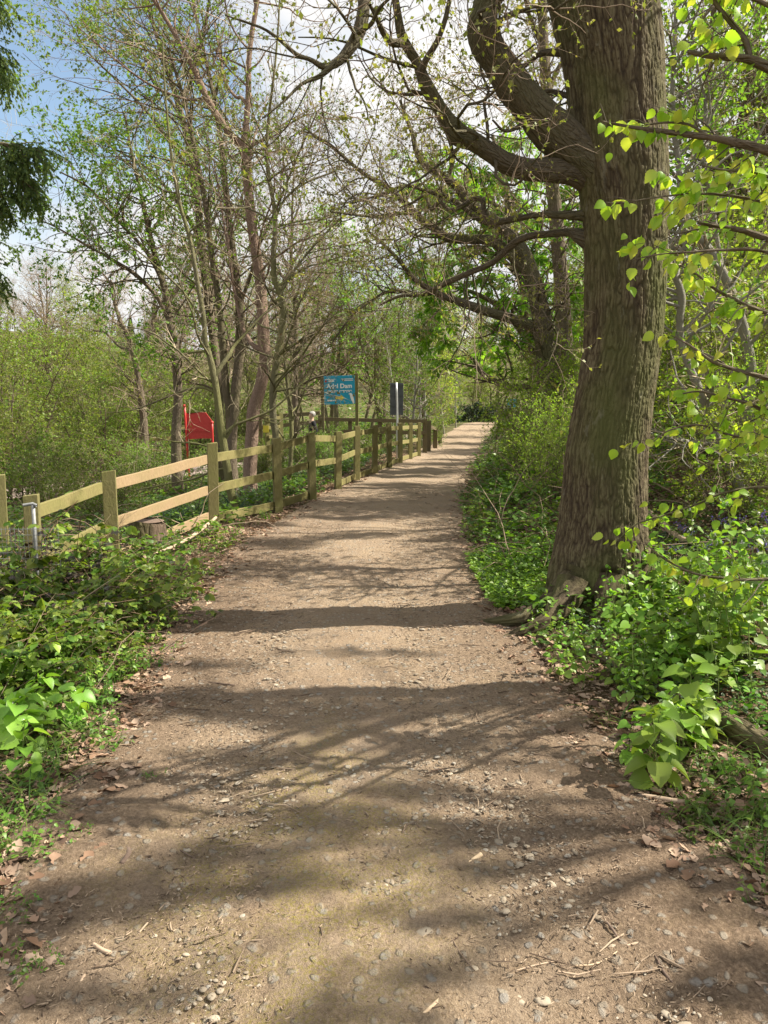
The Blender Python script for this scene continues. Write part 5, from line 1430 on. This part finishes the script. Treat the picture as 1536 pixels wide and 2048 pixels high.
# ------------------------------------------------------------------ herbs
def herb(name, cat, stems, h, leafmat, tpl, size, nodes, opp=True, flower=None, stemr=.0022, lean=.18, droop=.3, spread=.05, smat=None, tri=False, top=.45, wig=.06, trop=.05, t0=.12):
    o = thing(name, 'x', cat)
    ms = MB(); ml = MB(); mf = MB()
    for s in range(stems):
        a = rs.uniform(0, 2 * PI); hh = h * rs.uniform(.65, 1.1); n = 8
        b = np.array([[math.cos(a) * spread * rs.random(), math.sin(a) * spread * rs.random(), -.01]])
        P = walk(b, np.array([[math.cos(a) * lean, math.sin(a) * lean, 1.]]), np.array([hh]), n, wig, trop)
        W = taper(np.array([stemr]), n, .5); ms.tubes(P, W, 4)
        nn_ = max(2, int(nodes * rs.uniform(.8, 1.2)))
        for j in range(nn_):
            t = t0 + (1 - t0) * (j + .5 * rs.random()) / nn_
            i = min(int(t * n), n - 1); p = P[0, i] + (P[0, i + 1] - P[0, i]) * (t * n - i)
            az = j * 2.4 + rs.normal(0, .35) + a
            for kx in ((0, PI) if opp else (0,)):
                d = np.array([math.cos(az + kx), math.sin(az + kx), .25 * rs.normal()])
                sz = size * (1 - (1 - top) * t) * rs.uniform(.7, 1.15)
                pt = sz * rs.uniform(.3, .7)
                q = p + nrm(d + [0, 0, .5]) * pt
                ms.tubes(np.array([p, q]), np.array([.0012, .0009]), 3)
                nmv = nrm(np.array([0, 0, 1]) + .35 * rs.normal(size=3) + d * .15)
                if tri:
                    for da, ss in ((-1.15, .8), (1.15, .8), (0, 1.)):
                        c_, s_ = math.cos(da), math.sin(da)
                        dd = np.array([d[0] * c_ - d[1] * s_, d[0] * s_ + d[1] * c_, d[2] - droop])
                        ml.leaves([q], [dd], [nmv], sz * ss, tpl)
                else:
                    ml.leaves([q], [d - np.array([0, 0, droop])], [nmv], sz, tpl)
        if flower is not None:
            tp = P[0, -1]; N = flower
            fd = nrm(rs.normal(size=(N, 3)) + [0, 0, 1.2])
            mf.leaves(tp + fd * .010 * rs.random((N, 1)), nrm(fd + .8 * rs.normal(size=(N, 3))), fd, .008, TK)
            ml.leaves(np.repeat([tp], 5, 0), nrm(rs.normal(size=(5, 3)) + [0, 0, .6]), nrm(rs.normal(size=(5, 3)) + [0, 0, 1]), size * .4, tpl)
    ms.build('stem', smat or M_stem, o); ml.build('foliage', leafmat, o)
    if mf.n: mf.build('flower', M_flower, o)
    return o
gm = [herb('garlic_mustard', 'plant', s, h, M_herbl, T_HEART, .080, 11, False, 26, spread=.01, stemr=.0026) for s, h in ((1, .45), (1, .42), (1, .5), (1, .38), (1, .55))]
gml = [herb('broad_leaved_herb', 'plant', 1, .28, M_herbl, T_HEART2, .092, 15, False, 10, stemr=.003, spread=.06, droop=.2, top=.8) for _ in range(3)]
net = [herb('nettle', 'plant', 6, .30, M_herb, T_NET, .062, 6, True, None, spread=.14, lean=.3) for _ in range(3)]
low = [herb('wood_herb', 'plant', 7, .17, M_herb, T_NET, .055, 4, True, None, spread=.18, lean=.5, droop=.1) for _ in range(3)]
brm = [herb('bramble', 'bramble', 12, .95, M_bramble, T_BRAM, .085, 13, False, None, stemr=.0035, spread=.3, lean=.75, tri=True, smat=M_cane, top=.8, wig=.12, trop=-.13, t0=.1) for _ in range(3)]
brl = [herb('bramble', 'bramble', 8, .5, M_bramble, T_BRAM, .065, 8, False, None, stemr=.0028, spread=.2, lean=.9, tri=True, smat=M_cane, top=.8, wig=.12, trop=-.12, t0=.1) for _ in range(2)]
bro = herb('old_bramble', 'bramble', 12, .9, M_bramold, T_BRAM, .055, 7, False, None, stemr=.0036, spread=.3, lean=.7, tri=True, smat=M_cane, top=.8, wig=.14, trop=-.12, t0=.2)
def straps(name, cat, N, L, mat, tpl, flowers=0):
    o = thing(name, 'x', cat); m = MB()
    a = rs.uniform(0, 2 * PI, N); r = .12 * rs.random(N) ** .6
    p = np.stack([r * np.cos(a), r * np.sin(a), 0 * a - .01], 1)
    ax = nrm(np.stack([np.cos(a) * .45 + rs.normal(0, .25, N), np.sin(a) * .45 + rs.normal(0, .25, N), 1 + 0 * a], 1))
    m.leaves(p, ax, nrm(np.stack([np.cos(a), np.sin(a), .3 + 0 * a], 1) * -1), L * rs.uniform(.6, 1.15, N), tpl)
    m.build('foliage', mat, o)
    if flowers:
        mf = MB(); ms = MB()
        for i in range(flowers):
            b = rs.uniform(-.1, .1, 2); h = rs.uniform(.2, .3)
            P = crom([[b[0], b[1], 0], [b[0] + .01, b[1], h * .7], [b[0] + .05, b[1] + .02, h]], 8); ms.tubes(P, np.full(8, .002), 3)
            for j in range(5):
                q = P[7 - j // 2] + rs.normal(0, .006, 3)
                dd = nrm(np.array([rs.normal() * .5, rs.normal() * .5, -1.]))
                for z in range(4): mf.leaves([q], [dd + .3 * rs.normal(size=3)], [rs.normal(size=3)], .015, TF)
        ms.build('stem', M_stem, o); mf.build('flower', M_bell, o)
    return o
daf = [straps('daffodil_clump', 'plant', 55, .42, M_strap, T_STRAP) for _ in range(2)]
blu = [straps('bluebell', 'plant', 18, .26, M_strap, T_STRAP2, 5) for _ in range(2)]
def plant(pr, p, s, label, group, cat='plant'):
    o = pr if pr.name not in used else copy_tree(pr)
    used.add(pr.name); used.add(o.name)
    o.location = (p[0], p[1], gz(p[0], p[1]) + .012); o.scale = (s, s, s * rs.uniform(.9, 1.1)); o.rotation_euler = (rs.normal(0, .08), rs.normal(0, .08), rs.uniform(0, 2 * PI))
    o['label'] = label; o['group'] = group
    return o

# left foreground brambles
for i in range(30):
    y = rs.uniform(3.7, 6.9); a, _ = edges(y)
    d = .3 + 1.6 * rs.random(); 
    plant(pick(brm) if d > .6 else pick(brl), (a - d, y), rs.uniform(.7, 1.0) * (1 if d > .6 else .85) * (.8 if y > 5.6 and d < 1.2 else 1), 'tangled bramble with fresh green leaves in front of the fence on the left', 'brambles left of the path')
for x, y, s in ((-2.6, 4.6, 1), (-2.9, 5.4, 1.1), (-2.3, 5.2, .8), (-3.2, 4.7, 1.1), (-2.2, 4.1, .7), (-2.7, 6.2, 1), (-2.9, 5.9, 1.2), (-3.1, 5.5, 1.3), (-2.6, 5.5, 1.1), (-3.3, 5.9, 1.3), (-2.4, 5.7, .9), (-2.8, 4.3, 1)):
    
    plant(bro, (x, y), s, 'old purplish brown bramble among the green brambles on the left', 'old brambles left of the path')
for x, y, s_ in ((-2.95, 5.8, 1.3), (-3.15, 5.85, 1.35), (-3.3, 5.6, 1.3), (-3.5, 6.2, 1.4), (-2.9, 5.2, 1.1), (-3.3, 6.0, 1.4), (-3.0, 4.8, 1.1)):
    plant(pick(brm), (x, y), s_, 'tall arching bramble burying the near end of the fence', 'tall brambles at the fence end')
for px, py in ((290, 1230), (330, 1215), (345, 1175), (380, 1160), (310, 1260), (250, 1300), (300, 1300), (230, 1340), (370, 1195), (420, 1100), (440, 1085)):
    plant(pick(brl), G(px, py), rs.uniform(.5, .75), 'small sprawling bramble shoot at the left edge of the path', 'bramble shoots at the left path edge')
# broad leaved herbs and nettles nearer on the left
for px, py, s in ((25, 1470, 1.15), (75, 1500, 1.2), (40, 1560, .9), (110, 1460, 1.0), (5, 1420, 1.1), (85, 1420, .9)):
    plant(pick(gml), G(px, py), s, 'pale broad leaved herb at the lower left of the path', 'broad leaved herbs lower left')
for px, py, s in ((175, 1375, .9), (225, 1360, .8), (150, 1330, .9), (120, 1350, .9), (60, 1340, 1.0), (200, 1420, .7), (270, 1350, .55), (300, 1335, .5), (180, 1470, .7), (215, 1490, .55), (140, 1480, .6), (20, 1340, 1), (100, 1290, 1)):
    plant(pick(net), G(px, py), s, 'green nettle in the verge below the brambles on the left', 'nettles on the left verge')
for px, py, s in ((35, 1690, .7), (15, 1650, .75), (90, 1700, .5), (60, 1650, .6), (15, 1730, .6), (170, 1680, .3), (20, 1820, .45), (40, 1850, .35), (235, 1500, .35), (130, 1430, .6), (310, 1560, .25), (95, 1930, .25), (15, 1960, .4), (320, 1330, .4), (350, 1300, .4)):
    plant(pick(low), G(px, py), s, 'small low green herb growing in leaf litter on the left', 'low herbs in the left litter')
# right: garlic mustard
def in_poly(n, x0, x1, y0, y1, cond=None):
    out = []
    while len(out) < n:
        a, b = rs.uniform(x0, x1), rs.uniform(y0, y1)
        if cond is None or cond(a, b): out.append((a, b))
    return out
for px, py in in_poly(100, 1225, 1540, 1190, 1400, lambda a, b: b < 1225 + (a - 1225) * .62 + 60):
    plant(pick(gm), G(px, py), rs.uniform(.9, 1.35), 'upright garlic mustard with tiny white flowers in the patch below the oak', 'garlic mustard patch below the oak')
for px, py in in_poly(44, 1095, 1330, 1290, 1430, lambda a, b: abs(b - (1300 + (a - 1100) * .5)) < 55):
    plant(pick(gm), G(px, py), rs.uniform(.55, .8), 'slender garlic mustard lining the bare edge of the path on the right', 'garlic mustard at the right path edge')
for px, py, s in ((1285, 1560, 1.0), (1340, 1585, 1.15), (1365, 1470, 1.2), (1330, 1450, .9), (1250, 1535, .7), (1375, 1520, 1.1), (1415, 1480, .9)):
    plant(pick(gml), G(px, py), s, 'big pale toothed leaves of a herb at the right edge of the path', 'broad leaved herbs right')
for px, py, s in ((1085, 1205, .6), (1120, 1215, .65), (1165, 1225, .7), (1190, 1235, .75), (1215, 1230, .8), (1240, 1235, .85), (1070, 1225, .5), (1145, 1235, .6), (1200, 1250, .7), (1090, 1240, .6), (1075, 1275, .55), (1105, 1200, .55), (1130, 1255, .5), (1060, 1215, .4), (1150, 1220, .5)):
    plant(pick(gm), G(px, py), s, 'short garlic mustard between the oak roots and the path', 'garlic mustard by the oak roots')
for px, py, s in [(1440, 1620, .8), (1490, 1600, .9), (1520, 1660, .8), (1400, 1640, .55), (1470, 1680, .7), (1380, 1670, .4), (1530, 1560, .9), (1450, 1560, .7), (1500, 1720, .5), (1420, 1700, .4), (1536, 1830, .6), (1480, 1450, .8), (1520, 1400, .9), (1440, 1420, .8), (1400, 1380, .8), (1510, 1480, .8), (1535, 1330, .9)]:
    plant(pick(low), G(px, py), s * 1.1, 'dense dark green herb at the lower right of the path', 'dense herbs lower right')
for px, py in in_poly(16, 1330, 1560, 1070, 1150):
    plant(pick(blu), G(px, py), rs.uniform(.6, .85), 'violet bluebell clump behind the garlic mustard beside the oak', 'bluebells beside the oak')
# daffodil leaves by the fence
for px, py, s in ((330, 1060, 1), (300, 1070, .9), (370, 1050, 1), (400, 1040, 1), (350, 1030, 1), (420, 1020, .9), (280, 1035, .9), (500, 1005, .9), (525, 1000, 1), (545, 990, .9), (480, 1030, .9), (460, 1000, .8), (535, 965, .8), (310, 1000, .9), (250, 1010, .9), (390, 1000, .9)):
    p = G(px, py)
    plant(pick(daf), (p[0] - .1, p[1] + .25), s, 'dark strap leaved daffodil clump just behind the timber fence', 'daffodil clumps behind the fence')
# shoots along the fence foot and right verge
for px, py, s in ((640, 985, .9), (620, 965, .8), (660, 970, .8), (690, 945, 1.), (735, 940, .9), (760, 925, .9), (530, 1040, .7), (470, 1075, .7), (820, 905, .8), (700, 930, 1.1), (675, 935, 1.0), (745, 915, 1.)):
    plant(pick(net), G(px, py), s, 'bright leafy shoot growing at the foot of the fence', 'leafy shoots along the fence')
for i in range(52):
    y = rs.uniform(6.6, 20); _, b = edges(y); p = (b + .1 + 1.6 * rs.random() ** 1.3, y)
    plant(pick(brl) if rs.random() < .5 else pick(net), p, rs.uniform(.6, 1.25), 'leafy clump on the sloping verge between the path and the bank', 'clumps on the right verge')

# ------------------------------------------------------------------ ground cover (uncountable)
def cover(N, y0, y1, pw, side, smin, smax, dens, name, mat, tpl, size, hh, leaves=6, thr=.45):
    y = y0 * (y1 / y0) ** (rs.random(N) ** pw)
    a, b = edges(y)
    s = smin + (smax - smin) * rs.random(N) ** 1.4 * (1 + y * .02)
    x = np.where(side > 0, b + s, a - s)
    k = (vn(x * dens + 11, y * dens + 5) + .25 * vn(x * dens * 3, y * dens * 3) > thr + .12) & ~on_lane(x, y)
    x, y = x[k], y[k]; N = len(x)
    p = np.stack([x, y, hgt(x, y) + .012], 1)
    m = MB(); f = 1 + np.maximum(y - 6, 0) * .045
    pos = np.repeat(p, leaves, 0); ff = np.repeat(f, leaves)
    az = rs.uniform(0, 2 * PI, N * leaves); el = rs.uniform(-.1, .9, N * leaves)
    d = np.stack([np.cos(az) * np.cos(el), np.sin(az) * np.cos(el), np.sin(el)], 1)
    h = hh * rs.random(N * leaves) * ff
    pos = pos + np.stack([np.cos(az) * h * .6, np.sin(az) * h * .6, h], 1)
    nmv = nrm(np.stack([rs.normal(0, .4, N * leaves), rs.normal(0, .4, N * leaves), np.ones(N * leaves)], 1))
    m.leaves(pos, d - [0, 0, .25], nmv, size * rs.uniform(.6, 1.2, N * leaves) * ff, tpl)
    return tag(m.build(name, mat), kind='stuff')
cover(13000, 4.6, 45, .75, 1, .05, 7, 1.1, 'ground_cover', M_gcover, TF, .045, .16, 6, .52)
cover(6500, 3.2, 24, .8, 1, .35, 4.5, 1.3, 'ground_cover', M_ggrey, TF, .032, .06, 6, .45)
cover(9000, 6.5, 45, .7, -1, .9, 12, .8, 'ground_cover', M_gcover, TF, .05, .12, 6, .38)
cover(3000, 8, 30, .9, -1, .6, 6, 1.1, 'ground_cover', M_ggrey, TF, .04, .08, 6, .42)
cover(2600, 2.2, 9, .9, -1, .15, 2.6, 1.6, 'ground_cover', M_gcover, TF, .030, .03, 5, .55)
cover(2600, 3.6, 20, .8, 1, .25, 5, 1.7, 'ground_cover', M_herb, T_NET, .075, .22, 7, .55)
cover(2200, 3.6, 20, .8, -1, .5, 7, 1.7, 'ground_cover', M_herb, T_NET, .075, .20, 7, .5)
m = MB(); N = 9000; y = 2.2 * (18 / 2.2) ** rs.random(N); a, b = edges(y); sgn = rs.random(N) < .5
d_ = .1 + 3 * rs.random(N) ** 1.4; x = np.where(sgn, b + d_, a - d_); k = (vn(x * 1.3, y * 1.3 + 3) > .48) & ~on_lane(x, y); x, y = x[k], y[k]; N = len(x)
an = rs.uniform(0, 2 * PI, N)
m.leaves(np.stack([x, y, hgt(x, y)], 1), np.stack([np.cos(an) * .6, np.sin(an) * .6, 1 + 0 * an], 1), np.stack([-np.cos(an), -np.sin(an), .3 + 0 * an], 1), rs.uniform(.08, .26, N), strap(5, .011, .7))
tag(m.build('grass', M_gcover), kind='stuff')
cover(7000, 26, 110, .8, -1, 1.5, 26, .25, 'undergrowth', M_gcover, TK, .075, .28, 6, .25)
cover(900, 5.6, 7.6, 1, 1, .0, .75, .2, 'ground_cover', M_herbl, TF, .04, .09, 6, .1)

# tangles of thin dead stems on the bank and behind the fence
m = MB()
N = 4200; y = 6.2 * (45 / 6.2) ** rs.random(N); a, b = edges(y)
right = rs.random(N) < .6
x = np.where(right, b + .3 + 6 * rs.random(N) ** 1.3, a - .7 - 8 * rs.random(N))
k = ~on_lane(x, y); x, y = x[k], y[k]; N = len(x)
P = walk(np.stack([x, y, hgt(x, y)], 1), rs.normal(size=(N, 3)) * [1, 1, .25] + [-.2, 0, .35], rs.uniform(.3, 1.3, N), 7, .2, -.07)
P[..., 2] = np.maximum(P[..., 2], hgt(P[..., 0], P[..., 1]) + .01)
m.tubes(P, taper(rs.uniform(.002, .007, N) * (1 + y / 25), 7, .4), 3)
N = 220; y = rs.uniform(3.2, 7.4, N); x = edges(y)[0] - .15 - 2.2 * rs.random(N)
P = walk(np.stack([x, y, hgt(x, y)], 1), rs.normal(size=(N, 3)) * [1, 1, .3] + [.1, -.2, .9], rs.uniform(.3, 1.0, N), 7, .2, -.10)
P[..., 2] = np.maximum(P[..., 2], hgt(P[..., 0], P[..., 1]) + .01)
m.tubes(P, taper(rs.uniform(.0015, .004, N), 7, .4), 3)
tag(m.build('brushwood', M_chip), kind='stuff')

# added trees: leaf clumps set along sun rays to shade chosen path spots
def shade_tree(base, targets, label, H=8.2):
    base = np.array([base[0], base[1], gz(*base)])
    o = thing('leafy_tree', label, 'tree', base, 'trees right of the view')
    m = MB(); mt = MB(); ml = MB()
    P = crom([base - [0, 0, .2], base + [.05, 0, 2], base + [-.05, .05, 4.5], base + [.05, 0, H]], 30); W = np.linspace(.14, .03, 30)
    m.tubes(P, W, 10)
    s3 = np.array(sdir)
    for gx, gy, rx, ry, den in targets:
        g = np.array([gx, gy, gz(gx, gy)])
        t = (base[0] - 1.0 + rs.uniform(-1, .6) - gx) / s3[0]
        c = g + s3 * t
        z0 = min(max(base[2] + 2.5, c[2] - 1.2), H - .3); st = np.array([np.interp(z0, P[:, 2], P[:, i]) for i in range(3)])
        q = crom([st, (st + c) / 2 + [0, 0, .25], c], 12); m.tubes(q, np.linspace(.03, .007, 12), 5)
        n = int(900 * rx * ry * den * PI) + 25
        u = nrm(rs.normal(size=(n, 3))) * rs.random((n, 1)) ** .45
        pos = c + u * np.array([rx * .75, ry * 1.0, .18 + rx * .3])
        k = max(6, n // 14)
        e = c + nrm(rs.normal(size=(k, 3))) * rs.random((k, 1)) ** .4 * np.array([rx * .75, ry, .18 + rx * .3])
        S = q[rs.integers(7, 12, k)]
        mt.tubes(np.stack([S, (S + e) / 2 + rs.normal(0, .03, (k, 3)), e], 1), np.tile([.006, .004, .002], (k, 1)), 3)
        ml.leaves(pos, rs.normal(size=(n, 3)) + [0, 0, -.3], nrm(rs.normal(size=(n, 3)) + s3 * 1.2), rs.uniform(.05, .09, n), TF)
    m.build('trunk', M_brown, o, loc=base); mt.build('twig_mass', M_twig, o, loc=base); ml.build('crown', M_lfresh, o, loc=base)
shade_tree((8.0, 3.3), [(-1.3, 1.86, .34, .15, 1.2), (-.95, 2.1, .32, .15, 1.2), (-.6, 2.36, .30, .14, 1.2), (-.25, 2.6, .28, .12, 1.2), (.08, 2.82, .26, .10, 1.1),
    (-1.0, 3.72, .5, .27, 1), (-.3, 3.62, .62, .26, 1.1), (.45, 3.8, .55, .2, 1), (.25, 3.28, .42, .12, .8), (-.65, 3.15, .4, .10, .7), (.85, 3.45, .3, .12, .8),
    (1.15, 2.2, .25, .18, .9), (1.05, 1.82, .30, .14, .9), (-.38, 2.2, .18, .06, .7), (.2, 2.05, .22, .055, .7), (.55, 2.5, .24, .05, .7), (.1, 1.82, .24, .06, .7), (-1.3, 2.9, .4, .1, .7), (-2.0, 3.3, .5, .2, .8), (-.2, 4.55, .7, .07, .6), (-1.2, 4.3, .5, .1, .7), (-.75, 1.74, .22, .06, .8), (-.15, 1.66, .2, .06, .8), (-1.1, 2.6, .3, .07, .7), (.3, 2.3, .2, .05, .7)],
    'unseen leafy tree added beyond the right edge with boughs placed to dapple the near path')  # unseen tree, boughs shaped to lay dapples on the near path
shade_tree((8.4, 10.2), [(-1.3, 8.5, .7, .45, .9), (-.4, 8.95, .7, .32, .9), (.5, 8.6, .35, .15, .8), (-.5, 10.5, 1.0, .22, .9), (.3, 11.6, 1.0, .25, .9), (-.9, 12.2, .8, .25, .9), (.7, 13.6, 1.0, .3, .9), (-1.8, 9.8, .7, .3, .9), (.2, 15.2, 1.2, .35, .9)],
    'unseen leafy tree added beyond the right edge with boughs placed to shade the middle of the path')  # unseen tree, boughs shaped to cast bars across the middle path

shade_tree((11.5, 22.5), [(.6, 17.2, 1.2, .4, .7), (1.2, 19.0, 1.2, .5, .7), (1.6, 21, 1.2, .5, .7), (2.1, 23.2, 1.3, .6, .7), (2.7, 26, 1.4, .7, .7), (3.3, 29, 1.5, .8, .7), (4.0, 32.5, 1.6, .9, .7)],
    'leafy tree added high on the bank with boughs placed to shade the far part of the path')  # tree added to darken the far path with its shadow

# ------------------------------------------------------------------ fallen wood, stump, logs, sticks
def lying(name, label, cat, pts, mat, sides=12, lift=.6, up=0.0, cut=False):
    P = np.array([G(a, b) for a, b, _ in pts]); W = np.array([w / 2 / F * zc(p) * (.72 if name == 'stick' else 1) for (_, _, w), p in zip(pts, P)])
    n = max(8, len(pts) * 6); P = crom(P, n); W = np.interp(np.linspace(0, len(pts) - 1, n), np.arange(len(pts)), W)
    P[:, 2] = hgt(P[:, 0], P[:, 1]) + W * lift + .012 + up * np.sin(np.linspace(0, PI, n))
    m = MB(); m.tubes(P, W, sides, limb_disp, cap=True)
    if cut:
        o = thing(name, label, cat, P[0]); m.build('trunk', mat, o, loc=P[0])
        m2 = MB(); t = nrm(P[0] - P[1]); q = np.stack([P[0] + t * .004, P[0] + t * .006]); m2.tubes(q, np.array([W[0] * .92, W[0] * .9]), sides, cap=True); m2.build('cut_end', M_cut, o, loc=P[0])
        return o
    return tag(m.build(name, mat), label, cat)
lying('fallen_branch', 'long barked branch lying through the herbs at the lower right', 'branch', [(1075, 1280, 12), (1130, 1290, 16), (1190, 1315, 18), (1260, 1355, 20), (1330, 1395, 24), (1400, 1425, 34), (1470, 1470, 44), (1560, 1525, 56)], M_log, 14, .5)
lying('fallen_log', 'dark fallen trunk sloping down the bank towards the path', 'log', [(955, 935, 10), (985, 905, 15), (1020, 875, 19), (1055, 845, 21), (1090, 810, 20)], M_log, 12, .7)
lying('fallen_log', 'thinner brown fallen trunk higher on the bank left of the oak', 'log', [(1000, 930, 9), (1050, 890, 11), (1100, 850, 12), (1150, 800, 12)], M_log, 10, .8)
lying('fallen_log', 'pale fallen limb across the slope right of the oak trunk', 'log', [(1310, 885, 16), (1345, 900, 18), (1385, 905, 18), (1425, 895, 16)], M_stick, 10, .9)
lying('fallen_branch', 'bleached branch on the ground right of the oak roots', 'branch', [(1295, 1030, 12), (1330, 1060, 14), (1360, 1085, 13), (1400, 1095, 10)], M_stick, 10, .8)
for i, (px, py, wd) in enumerate(((1020, 848, 26), (1036, 843, 20), (1012, 852, 18))):
    lying('cut_log', ['largest sawn log end in the pile where the bank meets the far path', 'sawn log on the right side of the far log pile', 'small sawn log on the path side of the far log pile'][i], 'log', [(px, py, wd), (px + 14, py - 5, wd), (px + 26, py - 9, wd)], M_log, 10, .9, cut=True)
p = at(294, 1075, 8.35); p[2] = gz(p[0], p[1]); st = thing('tree_stump', 'ragged brown tree stump behind the fence by the daffodil leaves', 'stump', p)
m = MB(); m.tubes(np.array([p + [0, 0, -.1], p + [0, 0, .02], p + [.01, 0, .14], p + [.01, 0, .27], p + [.02, 0, .33]]), np.array([.30, .26, .205, .20, .19]), 40, lambda bk, rr: (vn(bk[..., 0] * 16, bk[..., 1] * 16, bk[..., 2] * 3) - .5) * .06)
m.build('bole', M_log, st, loc=p)
m = MB(); m.tubes(np.array([p + [.02, 0, .318], p + [.02, 0, .322]]), np.array([.18, .17]), 24, cap=True); m.build('cut_top', M_stickdk, st, loc=p)

sticks = [([(900, 1758, 6), (930, 1738, 9), (962, 1718, 14)], M_stickpale, 'pale splintered stick right of the middle of the near path'),
          ([(838, 2046, 9), (868, 2020, 12), (896, 1995, 15)], M_stickpale, 'long pale splintered stick at the bottom edge of the picture'),
          ([(187, 1898, 12), (205, 1910, 13), (222, 1916, 12)], M_stick, 'short curved tan stick at the lower left'),
          ([(152, 2000, 9), (160, 1980, 11), (169, 1960, 10)], M_stick, 'straight tan stick below the curved one at the lower left'),
          ([(244, 1738, 16), (258, 1716, 18), (250, 1702, 15), (222, 1704, 13)], M_stickdk, 'dark hooked root sticking out of the soil on the left'),
          ([(1280, 1598, 12), (1320, 1605, 15), (1375, 1614, 17)], M_stick, 'broken pale and brown stick beside the dense herbs on the right'),
          ([(1412, 1750, 10), (1425, 1790, 13), (1437, 1822, 9)], M_stickdk, 'dark twig with a side spur near the right edge'),
          ([(1470, 1660, 10), (1490, 1700, 13), (1530, 1745, 15)], M_stickdk, 'brown branchlet running out at the right edge'),
          ([(1210, 1848, 6), (1225, 1868, 8), (1240, 1890, 6)], M_stickdk, 'thin dark stick on the right of the bare ground'),
          ([(1252, 1900, 6), (1280, 1895, 8), (1305, 1902, 6)], M_stick, 'short brown stick lying across the soil at the right'),
          ([(1310, 1920, 6), (1325, 1950, 9), (1345, 1975, 6)], M_stickdk, 'bundle like dark stick at the lower right'),
          ([(1030, 1950, 4), (1075, 1938, 5), (1115, 1930, 4)], M_stick, 'long thin twig lying across the lower right of the path'),
          ([(1150, 1940, 4), (1195, 1935, 5), (1245, 1905, 4)], M_stickpale, 'thin pale twig bent in the middle on the lower right'),
          ([(1416, 1880, 9), (1432, 1868, 11), (1450, 1852, 10)], M_stickpale, 'pale flat wood chip at the right edge of the path'),
          ([(225, 1322, 8), (250, 1312, 12), (272, 1308, 10)], M_stickpale, 'pale piece of wood among the leaves below the brambles'),
          ([(400, 1366, 3), (440, 1372, 5), (470, 1375, 4)], M_stickdk, 'thin dark twig in the shade left of the path centre'),
          ([(180, 1640, 4), (225, 1615, 6), (275, 1592, 5)], M_stick, 'long brown twig at the left edge of the near path'),
          ([(275, 1633, 7), (290, 1637, 8), (306, 1636, 6)], M_stickpale, 'short bright stick on the left of the path'),
          ([(300, 1660, 3), (350, 1700, 4), (400, 1730, 3)], M_stickdk, 'fine dark twig at the left border of the mossy patch'),
          ([(265, 1890, 4), (290, 1860, 5), (330, 1815, 4)], M_stick, 'long straight straw coloured twig above the curved stick'),
          ([(0, 1560, 14), (60, 1535, 16), (100, 1520, 12)], M_stick, 'thick pale stick under the broad leaved herbs at the left edge')]
for pts, mat, lb in sticks:
    lying('stick', lb, 'stick', pts, mat, 7, .55)
# larger loose stones
for px, py, s, lb in ((847, 1872, .030, 'pale flat stone on the near path right of centre'), (1085, 2010, .022, 'rounded stone at the bottom right of the path'), (1035, 2008, .022, 'pale angular stone near the bottom of the path'), (945, 1948, .020, 'grey stone at the lower middle of the path'), (770, 1935, .027, 'wide flat stone near the bottom middle of the path'), (700, 1948, .024, 'light stone embedded left of the wide flat stone'), (560, 1840, .024, 'grey stone at the edge of the mossy patch'), (1225, 1902, .018, 'small pale stone beside a thin dark stick on the right')):
    g = G(px, py); m = MB(); s *= .8
    sh = 1 + .7 * (vn(IV[:, 0] * 1.4 + px, IV[:, 1] * 1.4, IV[:, 2] * 1.4) - .5) + .45 * (vn(IV[:, 0] * 3.2 + px, IV[:, 1] * 3.2, IV[:, 2] * 3) - .5)
    m.raw(IV * sh[:, None] * np.array([s * 1.2, s, s * .38]) + g + [0, 0, .010], None, IT)
    tag(m.build('stone', M_stone), lb, 'stone')

for o in list(bpy.data.objects):
    if o.get('label') == 'x':
        for ch in list(o.children): bpy.data.objects.remove(ch)
        bpy.data.objects.remove(o)
for o in bpy.data.objects:
    if o.name.split('.')[0] == 'twig_mass': o['kind'] = 'stuff'
bpy.context.view_layer.update()
